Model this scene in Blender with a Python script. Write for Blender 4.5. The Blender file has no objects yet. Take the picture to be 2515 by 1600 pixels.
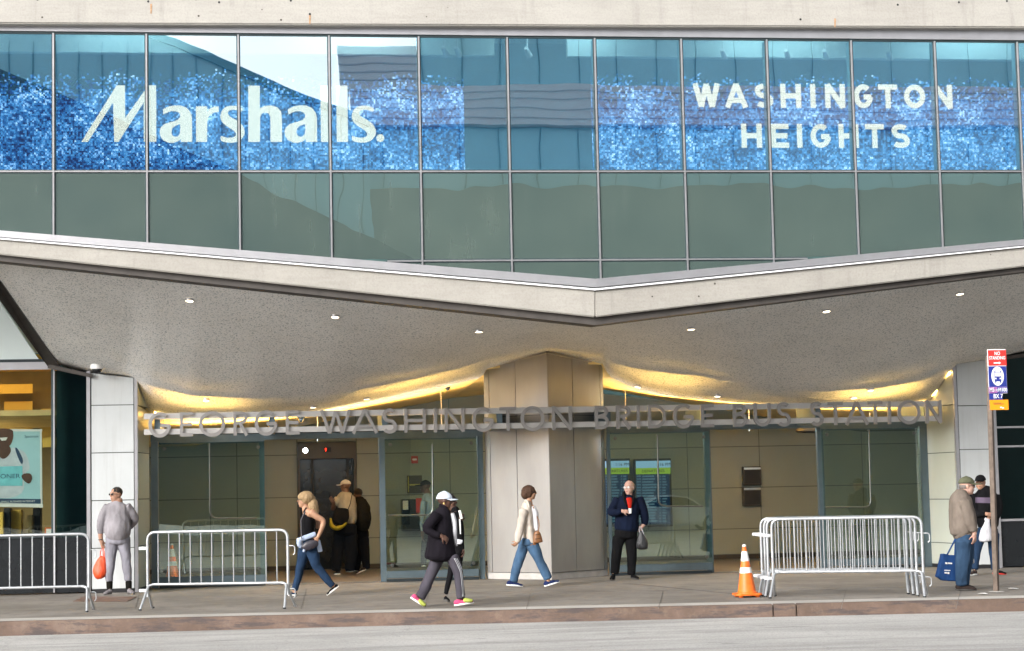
import bpy, bmesh, math, random
from mathutils import Vector, Matrix, noise
from mathutils.bvhtree import BVHTree
from mathutils.geometry import tessellate_polygon
random.seed(7)
D = bpy.data
S = bpy.context.scene
COL = S.collection

# ------------------------------------------------------------------ camera
CAMZ = 1.6
F, PITCH, YAW, ROLL = 4718.9, .08574, .13042, -.021693      # focal length in photo pixels, angles in radians
fw = Vector((math.sin(YAW)*math.cos(PITCH), math.cos(YAW)*math.cos(PITCH), math.sin(PITCH)))
rt0 = Vector((math.cos(YAW), -math.sin(YAW), 0)); up0 = rt0.cross(fw)
rt = math.cos(ROLL)*rt0 + math.sin(ROLL)*up0
up = -math.sin(ROLL)*rt0 + math.cos(ROLL)*up0
cd = D.cameras.new('camera'); cam = D.objects.new('camera', cd); COL.objects.link(cam)
M = Matrix((rt, up, -fw)).transposed().to_4x4(); M.translation = Vector((0, 0, CAMZ))
cam.matrix_world = M
cd.sensor_width = 36; cd.lens = F/2515*36; cd.clip_end = 2000; cd.clip_start = .1
S.camera = cam

# ------------------------------------------------------------------ sky, sun, exposure
SUN_EL, SUN_AZ = 24, 226          # degrees; azimuth clockwise from +Y: behind the camera, to its left
w = D.worlds.new('World'); S.world = w; w.use_nodes = True
nt = w.node_tree; bg = nt.nodes['Background']
sk = nt.nodes.new('ShaderNodeTexSky'); sk.sky_type = 'NISHITA'; sk.sun_disc = False
sk.sun_elevation = math.radians(SUN_EL); sk.sun_rotation = math.radians(SUN_AZ)
sk.air_density = 1.0; sk.dust_density = 4.0
hs = nt.nodes.new('ShaderNodeHueSaturation'); hs.inputs['Saturation'].default_value = .14
nt.links.new(sk.outputs[0], hs.inputs['Color']); nt.links.new(hs.outputs[0], bg.inputs[0])
bg.inputs[1].default_value = .15
sl = D.lights.new('sun', 'SUN'); sl.energy = 1.25; sl.angle = math.radians(16); sl.color = (1, .975, .945)
so = D.objects.new('sun', sl); COL.objects.link(so)
e, a = math.radians(SUN_EL), math.radians(SUN_AZ)
sd = Vector((math.sin(a)*math.cos(e), math.cos(a)*math.cos(e), math.sin(e)))
so.rotation_euler = sd.to_track_quat('Z', 'Y').to_euler()
S.view_settings.view_transform = 'Standard'; S.view_settings.look = 'None'
S.view_settings.exposure = 1.0; S.view_settings.gamma = 1

# ------------------------------------------------------------------ helpers
K = 2515/2408
def ray(x, y):
    return (fw*F + rt*(x*K-1257.5) + up*(800-y*K)).normalized()
def U(x, y, Y):
    "the point of the upright plane at distance Y that stands at (x, y) of the survey drawing"
    d = ray(x, y); t = Y/d.y
    return Vector((d.x*t, Y, CAMZ+d.z*t))
def G(x, y, z=0.):
    d = ray(x, y); t = (z-CAMZ)/d.z
    return Vector((d.x*t, d.y*t, z))

def tag(o, label=None, cat=None, group=None, kind=None):
    if label: o['label'] = label
    if cat: o['category'] = cat
    if group: o['group'] = group
    if kind: o['kind'] = kind
    return o
def thing(name, loc, label, cat, group=None, rz=0):
    o = D.objects.new(name, None); COL.objects.link(o); o.location = loc; o.rotation_euler = (0, 0, rz)
    o.empty_display_size = .2
    bpy.context.view_layer.update()
    return tag(o, label, cat, group)
def adopt(o, parent):
    "parent keeping the world position (all meshes are modelled in world coordinates)"
    o.parent = parent
    if parent is not None:
        o.matrix_parent_inverse = parent_world(parent).inverted()
def parent_world(p):
    m = p.matrix_basis.copy()
    if p.parent: m = parent_world(p.parent) @ p.matrix_parent_inverse @ m
    return m
def copy_tree(o, parent=None):
    c = o.copy(); COL.objects.link(c)
    if parent: c.parent = parent; c.matrix_parent_inverse = o.matrix_parent_inverse.copy()
    for ch in [k for k in D.objects if k.parent == o and k != c]: copy_tree(ch, c)
    return c

class MB:
    def __init__(s): s.v = []; s.f = []; s.uv = None
    def poly(s, pts):
        n = len(s.v); s.v += [Vector(p) for p in pts]; s.f.append(list(range(n, n+len(pts))))
    def box(s, a, b):
        x0, y0, z0 = [min(a[i], b[i]) for i in range(3)]; x1, y1, z1 = [max(a[i], b[i]) for i in range(3)]
        n = len(s.v)
        s.v += [Vector(p) for p in ((x0,y0,z0),(x1,y0,z0),(x1,y1,z0),(x0,y1,z0),(x0,y0,z1),(x1,y0,z1),(x1,y1,z1),(x0,y1,z1))]
        s.f += [[n+i for i in q] for q in ((0,3,2,1),(4,5,6,7),(0,1,5,4),(1,2,6,5),(2,3,7,6),(3,0,4,7))]
        return s
    def slab(s, pts, off):
        "polygon pts extruded by vector off"
        pts = [Vector(p) for p in pts]; off = Vector(off); k = len(pts); n = len(s.v)
        s.v += pts + [p+off for p in pts]
        s.f.append(list(range(n, n+k))); s.f.append([n+k+i for i in reversed(range(k))])
        for i in range(k):
            j = (i+1) % k; s.f.append([n+i, n+k+i, n+k+j, n+j])
        return s
    def bar(s, p, q, r, r2=None):
        "square-ish bar between points"
        p, q = Vector(p), Vector(q); t = (q-p).normalized()
        a = t.orthogonal().normalized() if abs(t.z) > .9 else t.cross(Vector((0, 0, 1))).normalized()
        b = t.cross(a); r2 = r2 or r
        return s.slab([p+a*r+b*r2, p-a*r+b*r2, p-a*r-b*r2, p+a*r-b*r2], q-p)
    def tube(s, pts, r, n=10, cap=True, closed=False):
        pts = [Vector(p) for p in pts]; k = len(pts)
        rr = r if isinstance(r, (list, tuple)) else [r]*k
        base = len(s.v); prev = None
        for i, p in enumerate(pts):
            a = pts[i-1] if (i or closed) else p; b = pts[(i+1) % k] if (i < k-1 or closed) else p
            t = (b-a).normalized()
            if prev is None: u = t.orthogonal().normalized()
            else: u = (prev - t*prev.dot(t)).normalized()
            prev = u; w_ = t.cross(u)
            for j in range(n):
                an = 2*math.pi*j/n
                s.v.append(p + (u*math.cos(an)+w_*math.sin(an))*rr[i])
        for i in range(k if closed else k-1):
            i2 = (i+1) % k
            for j in range(n):
                s.f.append([base+i*n+j, base+i*n+(j+1)%n, base+i2*n+(j+1)%n, base+i2*n+j])
        if cap and not closed:
            s.f.append([base+j for j in reversed(range(n))]); s.f.append([base+(k-1)*n+j for j in range(n)])
        return s
    def ell(s, c, r, n=14, m=10, R=None):
        c = Vector(c); base = len(s.v)
        R = R or Matrix.Identity(3)
        for i in range(m+1):
            th = math.pi*i/m
            for j in range(n):
                ph = 2*math.pi*j/n
                s.v.append(c + R @ Vector((r[0]*math.sin(th)*math.cos(ph), r[1]*math.sin(th)*math.sin(ph), r[2]*math.cos(th))))
        for i in range(m):
            for j in range(n):
                s.f.append([base+i*n+j, base+(i+1)*n+j, base+(i+1)*n+(j+1)%n, base+i*n+(j+1)%n])
        return s
    def lathe(s, c, prof, n=24, axis=Vector((0,0,1))):
        "prof: list of (radius, height)"
        q = Vector((0,0,1)).rotation_difference(axis); base = len(s.v); c = Vector(c)
        for r, h in prof:
            for j in range(n):
                an = 2*math.pi*j/n
                s.v.append(c + q @ Vector((r*math.cos(an), r*math.sin(an), h)))
        for i in range(len(prof)-1):
            for j in range(n):
                s.f.append([base+i*n+j, base+i*n+(j+1)%n, base+(i+1)*n+(j+1)%n, base+(i+1)*n+j])
        return s
    def mesh(s, name):
        me = D.meshes.new(name); me.from_pydata([tuple(p) for p in s.v], [], s.f)
        bm = bmesh.new(); bm.from_mesh(me)
        bmesh.ops.remove_doubles(bm, verts=bm.verts, dist=1e-5)
        bmesh.ops.recalc_face_normals(bm, faces=bm.faces); bm.to_mesh(me); bm.free()
        return me
    def build(s, name, mat, parent=None, smooth=False, bevel=0):
        me = s.mesh(name)
        if bevel:
            bm = bmesh.new(); bm.from_mesh(me)
            bmesh.ops.bevel(bm, geom=[g for g in bm.edges if len(g.link_faces) == 2 and g.calc_face_angle(0) > .5], offset=bevel, segments=2, affect='EDGES', clamp_overlap=True)
            bm.to_mesh(me); bm.free()
        if mat: me.materials.append(mat)
        if smooth:
            me.polygons.foreach_set('use_smooth', [True]*len(me.polygons))
        o = D.objects.new(name, me); COL.objects.link(o); adopt(o, parent)
        if smooth and smooth != 'all':
            try: me.set_sharp_from_angle(angle=math.radians(40))
            except Exception: pass
        return o

def fillet(pts, r, seg=6, closed=False):
    pts = [Vector(p) for p in pts]; out = []; k = len(pts)
    for i, p in enumerate(pts):
        if not closed and i in (0, k-1): out.append(p); continue
        a = (pts[i-1]-p); b = (pts[(i+1) % k]-p)
        ra = min(r, a.length*.49, b.length*.49); A = p+a.normalized()*ra; B = p+b.normalized()*ra
        for j in range(seg+1):
            t = j/seg; out.append((1-t)**2*A + 2*t*(1-t)*p + t*t*B)
    return out

# ------------------------------------------------------------------ materials
MATS = {}
def node_mat(name):
    m = D.materials.new(name); m.use_nodes = True; MATS[name] = m
    return m, m.node_tree, m.node_tree.nodes['Principled BSDF']
def setp(b, col=None, rough=None, metal=None, spec=None, emit=None, es=None):
    if col: b.inputs['Base Color'].default_value = (*col, 1)
    if rough is not None: b.inputs['Roughness'].default_value = rough
    if metal is not None: b.inputs['Metallic'].default_value = metal
    if spec is not None: b.inputs['Specular IOR Level'].default_value = spec
    if emit: b.inputs['Emission Color'].default_value = (*emit, 1); b.inputs['Emission Strength'].default_value = es
def N(nt, t, **kw):
    n = nt.nodes.new('ShaderNode'+t)
    for k, v in kw.items():
        if k in n.inputs: n.inputs[k].default_value = v
        else: setattr(n, k, v)
    return n
def L(nt, a, b): nt.links.new(a, b)
def coords(nt, scale=(1,1,1)):
    tc = N(nt, 'TexCoord'); mp = N(nt, 'Mapping'); mp.inputs['Scale'].default_value = scale
    L(nt, tc.outputs['Object'], mp.inputs[0]); return mp.outputs[0]
def noise_tex(nt, vec, scale, detail=4, rough=.55, out='Fac'):
    n = N(nt, 'TexNoise'); n.inputs['Scale'].default_value = scale; n.inputs['Detail'].default_value = detail
    n.inputs['Roughness'].default_value = rough; L(nt, vec, n.inputs['Vector']); return n.outputs[out]
def ramp(nt, fac, stops):
    r = N(nt, 'ValToRGB'); L(nt, fac, r.inputs[0]); cr = r.color_ramp
    while len(cr.elements) < len(stops): cr.elements.new(.5)
    for e_, (p, c) in zip(cr.elements, stops):
        e_.position = p; e_.color = (*c, 1) if not isinstance(c, (int, float)) else (c, c, c, 1)
    return r.outputs[0]
def mixc(nt, fac, a, b, mode='MIX'):
    m = N(nt, 'MixRGB', blend_type=mode)
    for s_, v in ((m.inputs[0], fac), (m.inputs[1], a), (m.inputs[2], b)):
        if isinstance(v, (int, float)): s_.default_value = v
        elif isinstance(v, tuple): s_.default_value = (*v, 1)
        else: L(nt, v, s_)
    return m.outputs[0]
def math_(nt, op, a, b=None, c=None):
    m = N(nt, 'Math', operation=op)
    for s_, v in zip(m.inputs, (a, b, c)):
        if v is None: continue
        if isinstance(v, (int, float)): s_.default_value = v
        else: L(nt, v, s_)
    return m.outputs[0]
def bump(nt, h, b, strength=.3, dist=.01):
    n = N(nt, 'Bump'); n.inputs['Strength'].default_value = strength; n.inputs['Distance'].default_value = dist
    L(nt, h, n.inputs['Height']); L(nt, n.outputs[0], b.inputs['Normal']); return n.outputs[0]
def plain(name, col, rough=.5, metal=0, spec=.5, var=.12, scale=6, bstr=.1, bdist=.003, emit=None, es=0):
    m, nt, b = node_mat(name); setp(b, col, rough, metal, spec, emit, es)
    v = coords(nt); n = noise_tex(nt, v, scale)
    lo = tuple(c*(1-var) for c in col); hi = tuple(min(1, c*(1+var)) for c in col)
    L(nt, ramp(nt, n, [(.3, lo), (.7, hi)]), b.inputs['Base Color'])
    if bstr:
        n2 = noise_tex(nt, v, scale*8); bump(nt, n2, b, bstr, bdist)
    return m
def cloth(name, col, var=.26, rough=.9, fine=120, wr=.5):
    m, nt, b = node_mat(name); setp(b, col, rough, 0, .12)
    v = coords(nt, (1, 1, .6)); n = noise_tex(nt, v, 6, 3)
    lo = tuple(c*(1-var) for c in col); hi = tuple(min(1, c*(1+var)) for c in col)
    L(nt, ramp(nt, n, [(.3, lo), (.7, hi)]), b.inputs['Base Color'])
    v2 = coords(nt, (1, 1, .7)); h = noise_tex(nt, v2, 11, 2)
    bump(nt, h, b, wr, .02)
    return m

def m_concrete(name, c1, c2, stains=True):
    m, nt, b = node_mat(name); setp(b, c1, .85, 0, .3)
    v = coords(nt); big = noise_tex(nt, v, .9, 6, .6); fine = noise_tex(nt, v, 30, 5, .7)
    v2 = coords(nt, (1.0, 1, 9)); lines = noise_tex(nt, v2, 2.2, 4)          # board marks
    v3 = coords(nt, (3, 3, .35)); streak = noise_tex(nt, v3, 2.0, 5, .65)
    c = ramp(nt, big, [(.3, c2), (.65, c1)])
    c = mixc(nt, .35, c, ramp(nt, lines, [(.35, tuple(x*.82 for x in c1)), (.6, c1)]), 'MIX')
    c = mixc(nt, ramp(nt, streak, [(.56, 0.), (.75, .35)]), c, tuple(x*.62 for x in c2))
    c = mixc(nt, ramp(nt, fine, [(.3, .3), (.55, 0.)]), c, tuple(x*.6 for x in c2))
    vo = N(nt, 'TexVoronoi'); vo.inputs['Scale'].default_value = 3.2; L(nt, v, vo.inputs['Vector'])
    pit = ramp(nt, vo.outputs['Distance'], [(.045, 1.), (.06, 0.)])
    c = mixc(nt, pit, c, (.07, .06, .05))
    L(nt, c, b.inputs['Base Color']); bump(nt, fine, b, .35, .01)
    return m
m_concrete('concrete', (.39, .37, .335), (.305, .285, .255))
m_concrete('beam_concrete', (.43, .41, .375), (.345, .325, .295))

# terrazzo-like sprayed soffit: grey with blue-green flecks
m, nt, b = node_mat('soffit'); setp(b, (.4, .4, .38), .8, 0, .3)
v = coords(nt)
n1 = noise_tex(nt, v, 1.1, 5); n2 = noise_tex(nt, v, 34, 3, .6); n3 = noise_tex(nt, v, 24, 3, .7)
c = ramp(nt, n1, [(.3, (.64, .63, .61)), (.7, (.74, .73, .71))])
c = mixc(nt, ramp(nt, n2, [(.56, 0.), (.62, .75)]), c, (.19, .25, .27))
mp2 = coords(nt, (1.7, 1.2, 1.4)); n4 = noise_tex(nt, mp2, 21, 2)
c = mixc(nt, ramp(nt, n4, [(.62, 0.), (.67, .7)]), c, (.16, .17, .17))
c = mixc(nt, ramp(nt, noise_tex(nt, v, 60, 2), [(.5, 0.), (.75, .45)]), c, (.80, .78, .74))
L(nt, c, b.inputs['Base Color']); bump(nt, n3, b, .6, .02)

m, nt, b = node_mat('asphalt'); setp(b, (.2, .2, .2), .9, 0, .25)
v = coords(nt); n1 = noise_tex(nt, v, .5, 5); n2 = noise_tex(nt, v, 45, 4, .7); v2 = coords(nt, (.12, 1, 1)); n3 = noise_tex(nt, v2, 2.5, 5)
c = ramp(nt, n1, [(.3, (.36, .35, .335)), (.7, (.50, .485, .465))])
c = mixc(nt, ramp(nt, n3, [(.46, 0.), (.62, .7)]), c, (.29, .28, .268)); c = mixc(nt, ramp(nt, noise_tex(nt, coords(nt, (.5, 1.6, 1)), 1.4, 5, .7), [(.60, 0.), (.66, .55)]), c, (.20, .195, .19))
c = mixc(nt, ramp(nt, n2, [(.35, .6), (.5, 0.)]), c, (.16, .155, .15))
c = mixc(nt, ramp(nt, n2, [(.6, 0.), (.75, .5)]), c, (.55, .53, .5))
vo = N(nt, 'TexVoronoi', feature='DISTANCE_TO_EDGE'); vo.inputs['Scale'].default_value = .55
vw = N(nt, 'MixRGB', blend_type='ADD'); vw.inputs[0].default_value = .35; L(nt, v, vw.inputs[1]); L(nt, noise_tex(nt, v, 2, 3, out='Color'), vw.inputs[2]); L(nt, vw.outputs[0], vo.inputs['Vector'])
c = mixc(nt, ramp(nt, vo.outputs['Distance'], [(.002, .18), (.006, 0.)]), c, (.1, .1, .1))
L(nt, c, b.inputs['Base Color']); bump(nt, n2, b, .5, .01)

m, nt, b = node_mat('sidewalk'); setp(b, (.3, .3, .3), .85, 0, .3)
v = coords(nt); n1 = noise_tex(nt, v, .55, 6, .65); n2 = noise_tex(nt, v, 38, 4, .7); n3 = noise_tex(nt, v, 3.2, 5, .7)
c = ramp(nt, n1, [(.35, (.16, .143, .124)), (.65, (.25, .225, .198))])
c = mixc(nt, ramp(nt, n3, [(.50, 0.), (.66, .7)]), c, (.13, .115, .10))
c = mixc(nt, ramp(nt, n2, [(.35, .5), (.5, 0.)]), c, (.15, .14, .13))
vo = N(nt, 'TexVoronoi'); vo.inputs['Scale'].default_value = 1.7; L(nt, v, vo.inputs['Vector'])
c = mixc(nt, ramp(nt, vo.outputs['Distance'], [(.035, .7), (.05, 0.)]), c, (.07, .065, .06))
L(nt, c, b.inputs['Base Color']); bump(nt, n2, b, .3, .006)
m, nt, b = node_mat('sidewalk_edge'); setp(b, (.4, .4, .38), .85, 0, .3)
v = coords(nt); n1 = noise_tex(nt, v, 1.0, 6, .65); n2 = noise_tex(nt, v, 38, 4, .7)
c = ramp(nt, n1, [(.35, (.36, .34, .31)), (.65, (.47, .445, .41))])
c = mixc(nt, ramp(nt, n2, [(.35, .5), (.5, 0.)]), c, (.22, .2, .19))
L(nt, c, b.inputs['Base Color']); bump(nt, n2, b, .3, .006)

m, nt, b = node_mat('kerb'); setp(b, (.3, .2, .15), .8, 0, .3)
v = coords(nt); n1 = noise_tex(nt, v, 1.3, 6, .7); n2 = noise_tex(nt, v, 25, 4, .7); v2 = coords(nt, (.8, 1, 5)); n3 = noise_tex(nt, v2, 2.2, 5, .7)
c = ramp(nt, n1, [(.3, (.105, .072, .054)), (.55, (.165, .113, .088)), (.75, (.225, .17, .138))])
c = mixc(nt, ramp(nt, n3, [(.50, 0.), (.60, .85)]), c, (.075, .062, .062)); c = mixc(nt, ramp(nt, noise_tex(nt, v, 4.5, 5, .75), [(.56, 0.), (.66, .3)]), c, (.24, .18, .13))
c = mixc(nt, ramp(nt, n2, [(.35, .4), (.5, 0.)]), c, (.12, .09, .08))
L(nt, c, b.inputs['Base Color']); bump(nt, n2, b, .5, .01)

plain('galv', (.42, .435, .45), .42, .6, .5, .12, 14, .15)
plain('alu', (.52, .51, .53), .38, .75, .5, .06, 5, .05)
plain('alu_white', (.92, .93, .95), .45, .1, .5, .03, 5, 0)
plain('brown_metal', (.06, .052, .047), .7, 0, .5, .2, 4, .05)
plain('dark_metal', (.035, .045, .05), .4, .4, .5, .2, 4, .05)
plain('door_metal', (.13, .175, .20), .38, .55, .5, .12, 4, .05)
plain('handle_steel', (.17, .18, .17), .3, .9, .5, .08, 8, .05)
plain('steel', (.55, .55, .53), .28, .9, .5, .08, 8, .05)
plain('mullion', (.50, .49, .50), .35, .8, .5, .08, 8, .05)
plain('gasket', (.03, .05, .055), .5, 0, .4, .1, 8, 0)
m, nt, b = node_mat('white_panel'); setp(b, (.7, .71, .71), .34, 0, .5)
v = coords(nt); n = noise_tex(nt, v, .9, 5, .6); v2 = coords(nt, (6, 6, .35)); n2 = noise_tex(nt, v2, 2, 5, .7)
c = ramp(nt, n, [(.3, (.46, .48, .485)), (.7, (.53, .55, .555))]); c = mixc(nt, ramp(nt, n2, [(.5, 0.), (.72, .3)]), c, (.34, .335, .32))
L(nt, c, b.inputs['Base Color'])
plain('green_panel', (.43, .45, .40), .35, 0, .5, .05, 1.2, .03)
plain('pavement_joint', (.15, .135, .12), .8, 0, .3, .2, 3, 0)
plain('joint', (.10, .11, .10), .7, 0, .3, .1, 3, 0)
plain('tan_panel', (.285, .305, .26), .45, 0, .4, .06, 1.0, .03)
plain('black_panel', (.012, .014, .016), .25, 0, .5, .2, 3, 0)
plain('black', (.015, .015, .017), .5, 0, .4, .2, 5, .05)
plain('white', (.82, .82, .80), .5, 0, .4, .04, 5, .05)
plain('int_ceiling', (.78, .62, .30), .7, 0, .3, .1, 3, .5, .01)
plain('int_floor', (.16, .13, .105), .35, 0, .5, .15, 2, .05)
plain('plinth', (.42, .40, .38), .8, 0, .3, .15, 6, .2)
plain('elev_brown', (.06, .05, .04), .4, .3, .5, .1, 3, .03)
plain('red_paint', (.55, .03, .02), .4, 0, .5, .1, 5, .02)
plain('dark_wall', (.06, .12, .12), .5, 0, .4, .2, 3, .05)
plain('rust_post', (.125, .095, .075), .6, .4, .4, .3, 9, .2)
plain('shop_yellow', (.70, .47, .09), .6, 0, .3, .08, 2, .03)
plain('shop_brown', (.22, .165, .06), .6, 0, .3, .2, 2, .03)
plain('teal_wall', (.24, .44, .50), .6, 0, .3, .08, 1.5, .03)
plain('room_white', (.70, .78, .74), .6, 0, .3, .03, 1.5, .03)
plain('orange', (.80, .16, .018), .45, 0, .4, .22, 7, .08)
plain('cone_white', (.78, .77, .75), .4, 0, .4, .08, 14, .08)
def emis(name, col, st):
    m = D.materials.new(name); m.use_nodes = True; MATS[name] = m
    nt = m.node_tree; nt.nodes.remove(nt.nodes['Principled BSDF'])
    e_ = N(nt, 'Emission'); e_.inputs[0].default_value = (*col, 1); e_.inputs[1].default_value = st
    L(nt, e_.outputs[0], nt.nodes['Material Output'].inputs[0]); return m
emis('lamp_warm', (1, .84, .58), 2.6); emis('cove', (1, .60, .16), 48); emis('sign_uplight', (1, .60, .14), 48); emis('cove_edge', (1, .58, .15), 24); emis('lamp_int', (.80, .93, 1), 23)
emis('lamp_room', (.92, 1, 1), 15); emis('lamp_shop', (1, .74, .38), 13); emis('red_led', (1, .03, .01), 3)
emis('screen_blue', (.40, .66, .9), .40); emis('screen_lime', (.42, .62, .06), .38); emis('screen_dark', (.006, .016, .035), 1)
emis('screen_row', (.28, .46, .60), .22); emis('letter_orange', (.8, .33, .03), .35); emis('letter_cream', (1, .66, .50), 2.5)

# brushed cladding of the entrance pillar
def cladding(name, c1, c2, metal, rough):
    m, nt, b = node_mat(name); setp(b, c1, rough, metal, .5)
    v = coords(nt, (1, 1, .35)); n = noise_tex(nt, v, 1.6, 5); v2 = coords(nt, (14, 14, .4)); n2 = noise_tex(nt, v2, 6, 3)
    c = ramp(nt, n, [(.3, c2), (.7, c1)]); c = mixc(nt, .12, c, ramp(nt, n2, [(.3, c2), (.7, c1)]))
    L(nt, c, b.inputs['Base Color']); bump(nt, n2, b, .06, .002)
cladding('pillar_metal', (.43, .41, .395), (.34, .32, .305), .93, .40)

# float glass seen from the street: half mirror, slightly wavy
def glass(name, tint, refl, mirror=(1, 1, 1), wave=.004, scale=.55, trough=0.):
    m = D.materials.new(name); m.use_nodes = True; MATS[name] = m
    nt = m.node_tree; nt.nodes.remove(nt.nodes['Principled BSDF'])
    tr = N(nt, 'BsdfTransparent'); tr.inputs[0].default_value = (*tint, 1)
    gl = N(nt, 'BsdfGlossy'); gl.inputs['Color'].default_value = (*mirror, 1); gl.inputs['Roughness'].default_value = trough
    mx = N(nt, 'MixShader'); fr = N(nt, 'LayerWeight'); fr.inputs['Blend'].default_value = .25
    f = math_(nt, 'MULTIPLY_ADD', fr.outputs['Fresnel'], .6, refl)
    L(nt, f, mx.inputs[0]); L(nt, tr.outputs[0], mx.inputs[1]); L(nt, gl.outputs[0], mx.inputs[2])
    if wave:
        v = coords(nt); n = noise_tex(nt, v, scale, 1.5, .4)
        bp = N(nt, 'Bump'); bp.inputs['Strength'].default_value = 1; bp.inputs['Distance'].default_value = wave
        L(nt, n, bp.inputs['Height']); L(nt, bp.outputs[0], gl.inputs['Normal'])
    L(nt, mx.outputs[0], nt.nodes['Material Output'].inputs[0]); return m
glass('glass_upper', (.64, .82, .88), .46, (.90, .97, 1.0), .0014, .8)
glass('glass_door', (.80, .90, .85), .13, (.93, 1, .97), .0016, .8)
glass('glass_shop', (.85, .88, .85), .05, (.9, 1, 1), .004, .8)
glass('glass_dark', (.35, .45, .45), .07, (.8, 1, 1), .006, .8)
glass('glass_pale', (.5, .6, .6), .55, (.9, 1, 1), .006, .8)

# spandrel glass: green-grey enamel behind a half mirror
m = D.materials.new('spandrel'); m.use_nodes = True; MATS['spandrel'] = m; nt = m.node_tree
b = nt.nodes['Principled BSDF']; setp(b, (.10, .155, .14), .5, 0, .3)
v = coords(nt); n = noise_tex(nt, v, .8, 4); v2 = coords(nt, (5, 5, .5)); n2 = noise_tex(nt, v2, 1.5, 4)
c = ramp(nt, n, [(.3, (.060, .094, .084)), (.7, (.088, .124, .106))])
c = mixc(nt, ramp(nt, n2, [(.55, 0.), (.75, .25)]), c, (.14, .18, .16))
sx_ = N(nt, 'SeparateXYZ'); L(nt, v, sx_.inputs[0]); cb_ = N(nt, 'CombineXYZ'); L(nt, math_(nt, 'FLOOR', math_(nt, 'MULTIPLY_ADD', sx_.outputs[0], 1/1.42064, 3.149/1.42064)), cb_.inputs[0])
wn_ = N(nt, 'TexWhiteNoise'); L(nt, cb_.outputs[0], wn_.inputs[0]); c = mixc(nt, math_(nt, 'MULTIPLY', wn_.outputs['Value'], .35), c, (.05, .085, .08))
L(nt, c, b.inputs['Base Color'])
gl = N(nt, 'BsdfGlossy'); gl.inputs['Color'].default_value = (.85, 1, .98, 1); gl.inputs['Roughness'].default_value = 0
bp = N(nt, 'Bump'); bp.inputs['Strength'].default_value = 1; bp.inputs['Distance'].default_value = .0035
L(nt, noise_tex(nt, v, .9, 1.5, .4), bp.inputs['Height']); L(nt, bp.outputs[0], gl.inputs['Normal'])
mx = N(nt, 'MixShader'); mx.inputs[0].default_value = .28
L(nt, b.outputs[0], mx.inputs[1]); L(nt, gl.outputs[0], mx.inputs[2]); L(nt, mx.outputs[0], nt.nodes['Material Output'].inputs[0])

# backlit mosaic graphic of small squares, thinning out towards its top edge
plain('far_wall', (.18, .20, .195), .8, 0, .3, .15, .3, 0)
m = D.materials.new('mosaic'); m.use_nodes = True; MATS['mosaic'] = m; nt = m.node_tree
b = nt.nodes['Principled BSDF']; nt.nodes.remove(b)
tc = N(nt, 'TexCoord'); sx = N(nt, 'SeparateXYZ'); L(nt, tc.outputs['Object'], sx.inputs[0])
def cell(size, seed):
    X = math_(nt, 'FLOOR', math_(nt, 'MULTIPLY', sx.outputs[0], 1/size)); Z = math_(nt, 'FLOOR', math_(nt, 'MULTIPLY', sx.outputs[2], 1/size))
    cb = N(nt, 'CombineXYZ'); L(nt, X, cb.inputs[0]); L(nt, Z, cb.inputs[1]); cb.inputs[2].default_value = seed
    wn = N(nt, 'TexWhiteNoise'); L(nt, cb.outputs[0], wn.inputs[0]); return wn.outputs['Value'], cb.outputs[0]
w1, c1 = cell(.028, 1.3); w2, c2 = cell(.028, 7.7); w3, c3 = cell(.056, 4.1)
low = noise_tex(nt, c1, .045, 3, .6)
val = math_(nt, 'ADD', math_(nt, 'MULTIPLY', w1, .62), math_(nt, 'MULTIPLY', w3, .25))
val = math_(nt, 'ADD', val, math_(nt, 'MULTIPLY', math_(nt, 'SUBTRACT', low, .5), 1.3))
colr = ramp(nt, val, [(.12, (.008, .02, .10)), (.40, (.03, .14, .36)), (.64, (.11, .30, .58)), (.80, (.40, .55, .88)), (.95, (.85, .88, 1.0))])
em = N(nt, 'Emission'); L(nt, colr, em.inputs[0]); em.inputs[1].default_value = 2.15
hgt = math_(nt, 'MULTIPLY_ADD', sx.outputs[2], -1/.5, 8.30/.5)     # 1 well below the ragged edge, 0 above
hgt = math_(nt, 'ADD', hgt, math_(nt, 'MULTIPLY', math_(nt, 'SUBTRACT', low, .5), .7))
al = math_(nt, 'GREATER_THAN', hgt, math_(nt, 'MULTIPLY_ADD', w2, 1.0, .0))
tr = N(nt, 'BsdfTransparent'); mx = N(nt, 'MixShader'); L(nt, math_(nt, 'MULTIPLY', al, .93), mx.inputs[0])
L(nt, tr.outputs[0], mx.inputs[1]); L(nt, em.outputs[0], mx.inputs[2]); L(nt, mx.outputs[0], nt.nodes['Material Output'].inputs[0])

# opposite side of the street
plain('far_teal', (.26, .50, .60), .25, .2, .5, .12, .12, 0)
plain('far_dark', (.03, .05, .07), .6, 0, .3, .3, .2, 0)
plain('far_concrete', (.62, .63, .66), .8, 0, .3, .1, .3, 0)
plain('far_joint', (.40, .42, .46), .8, 0, .3, .1, .3, 0)
plain('far_line', (.10, .24, .30), .6, 0, .3, .2, .3, 0)
MT = MATS
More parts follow.
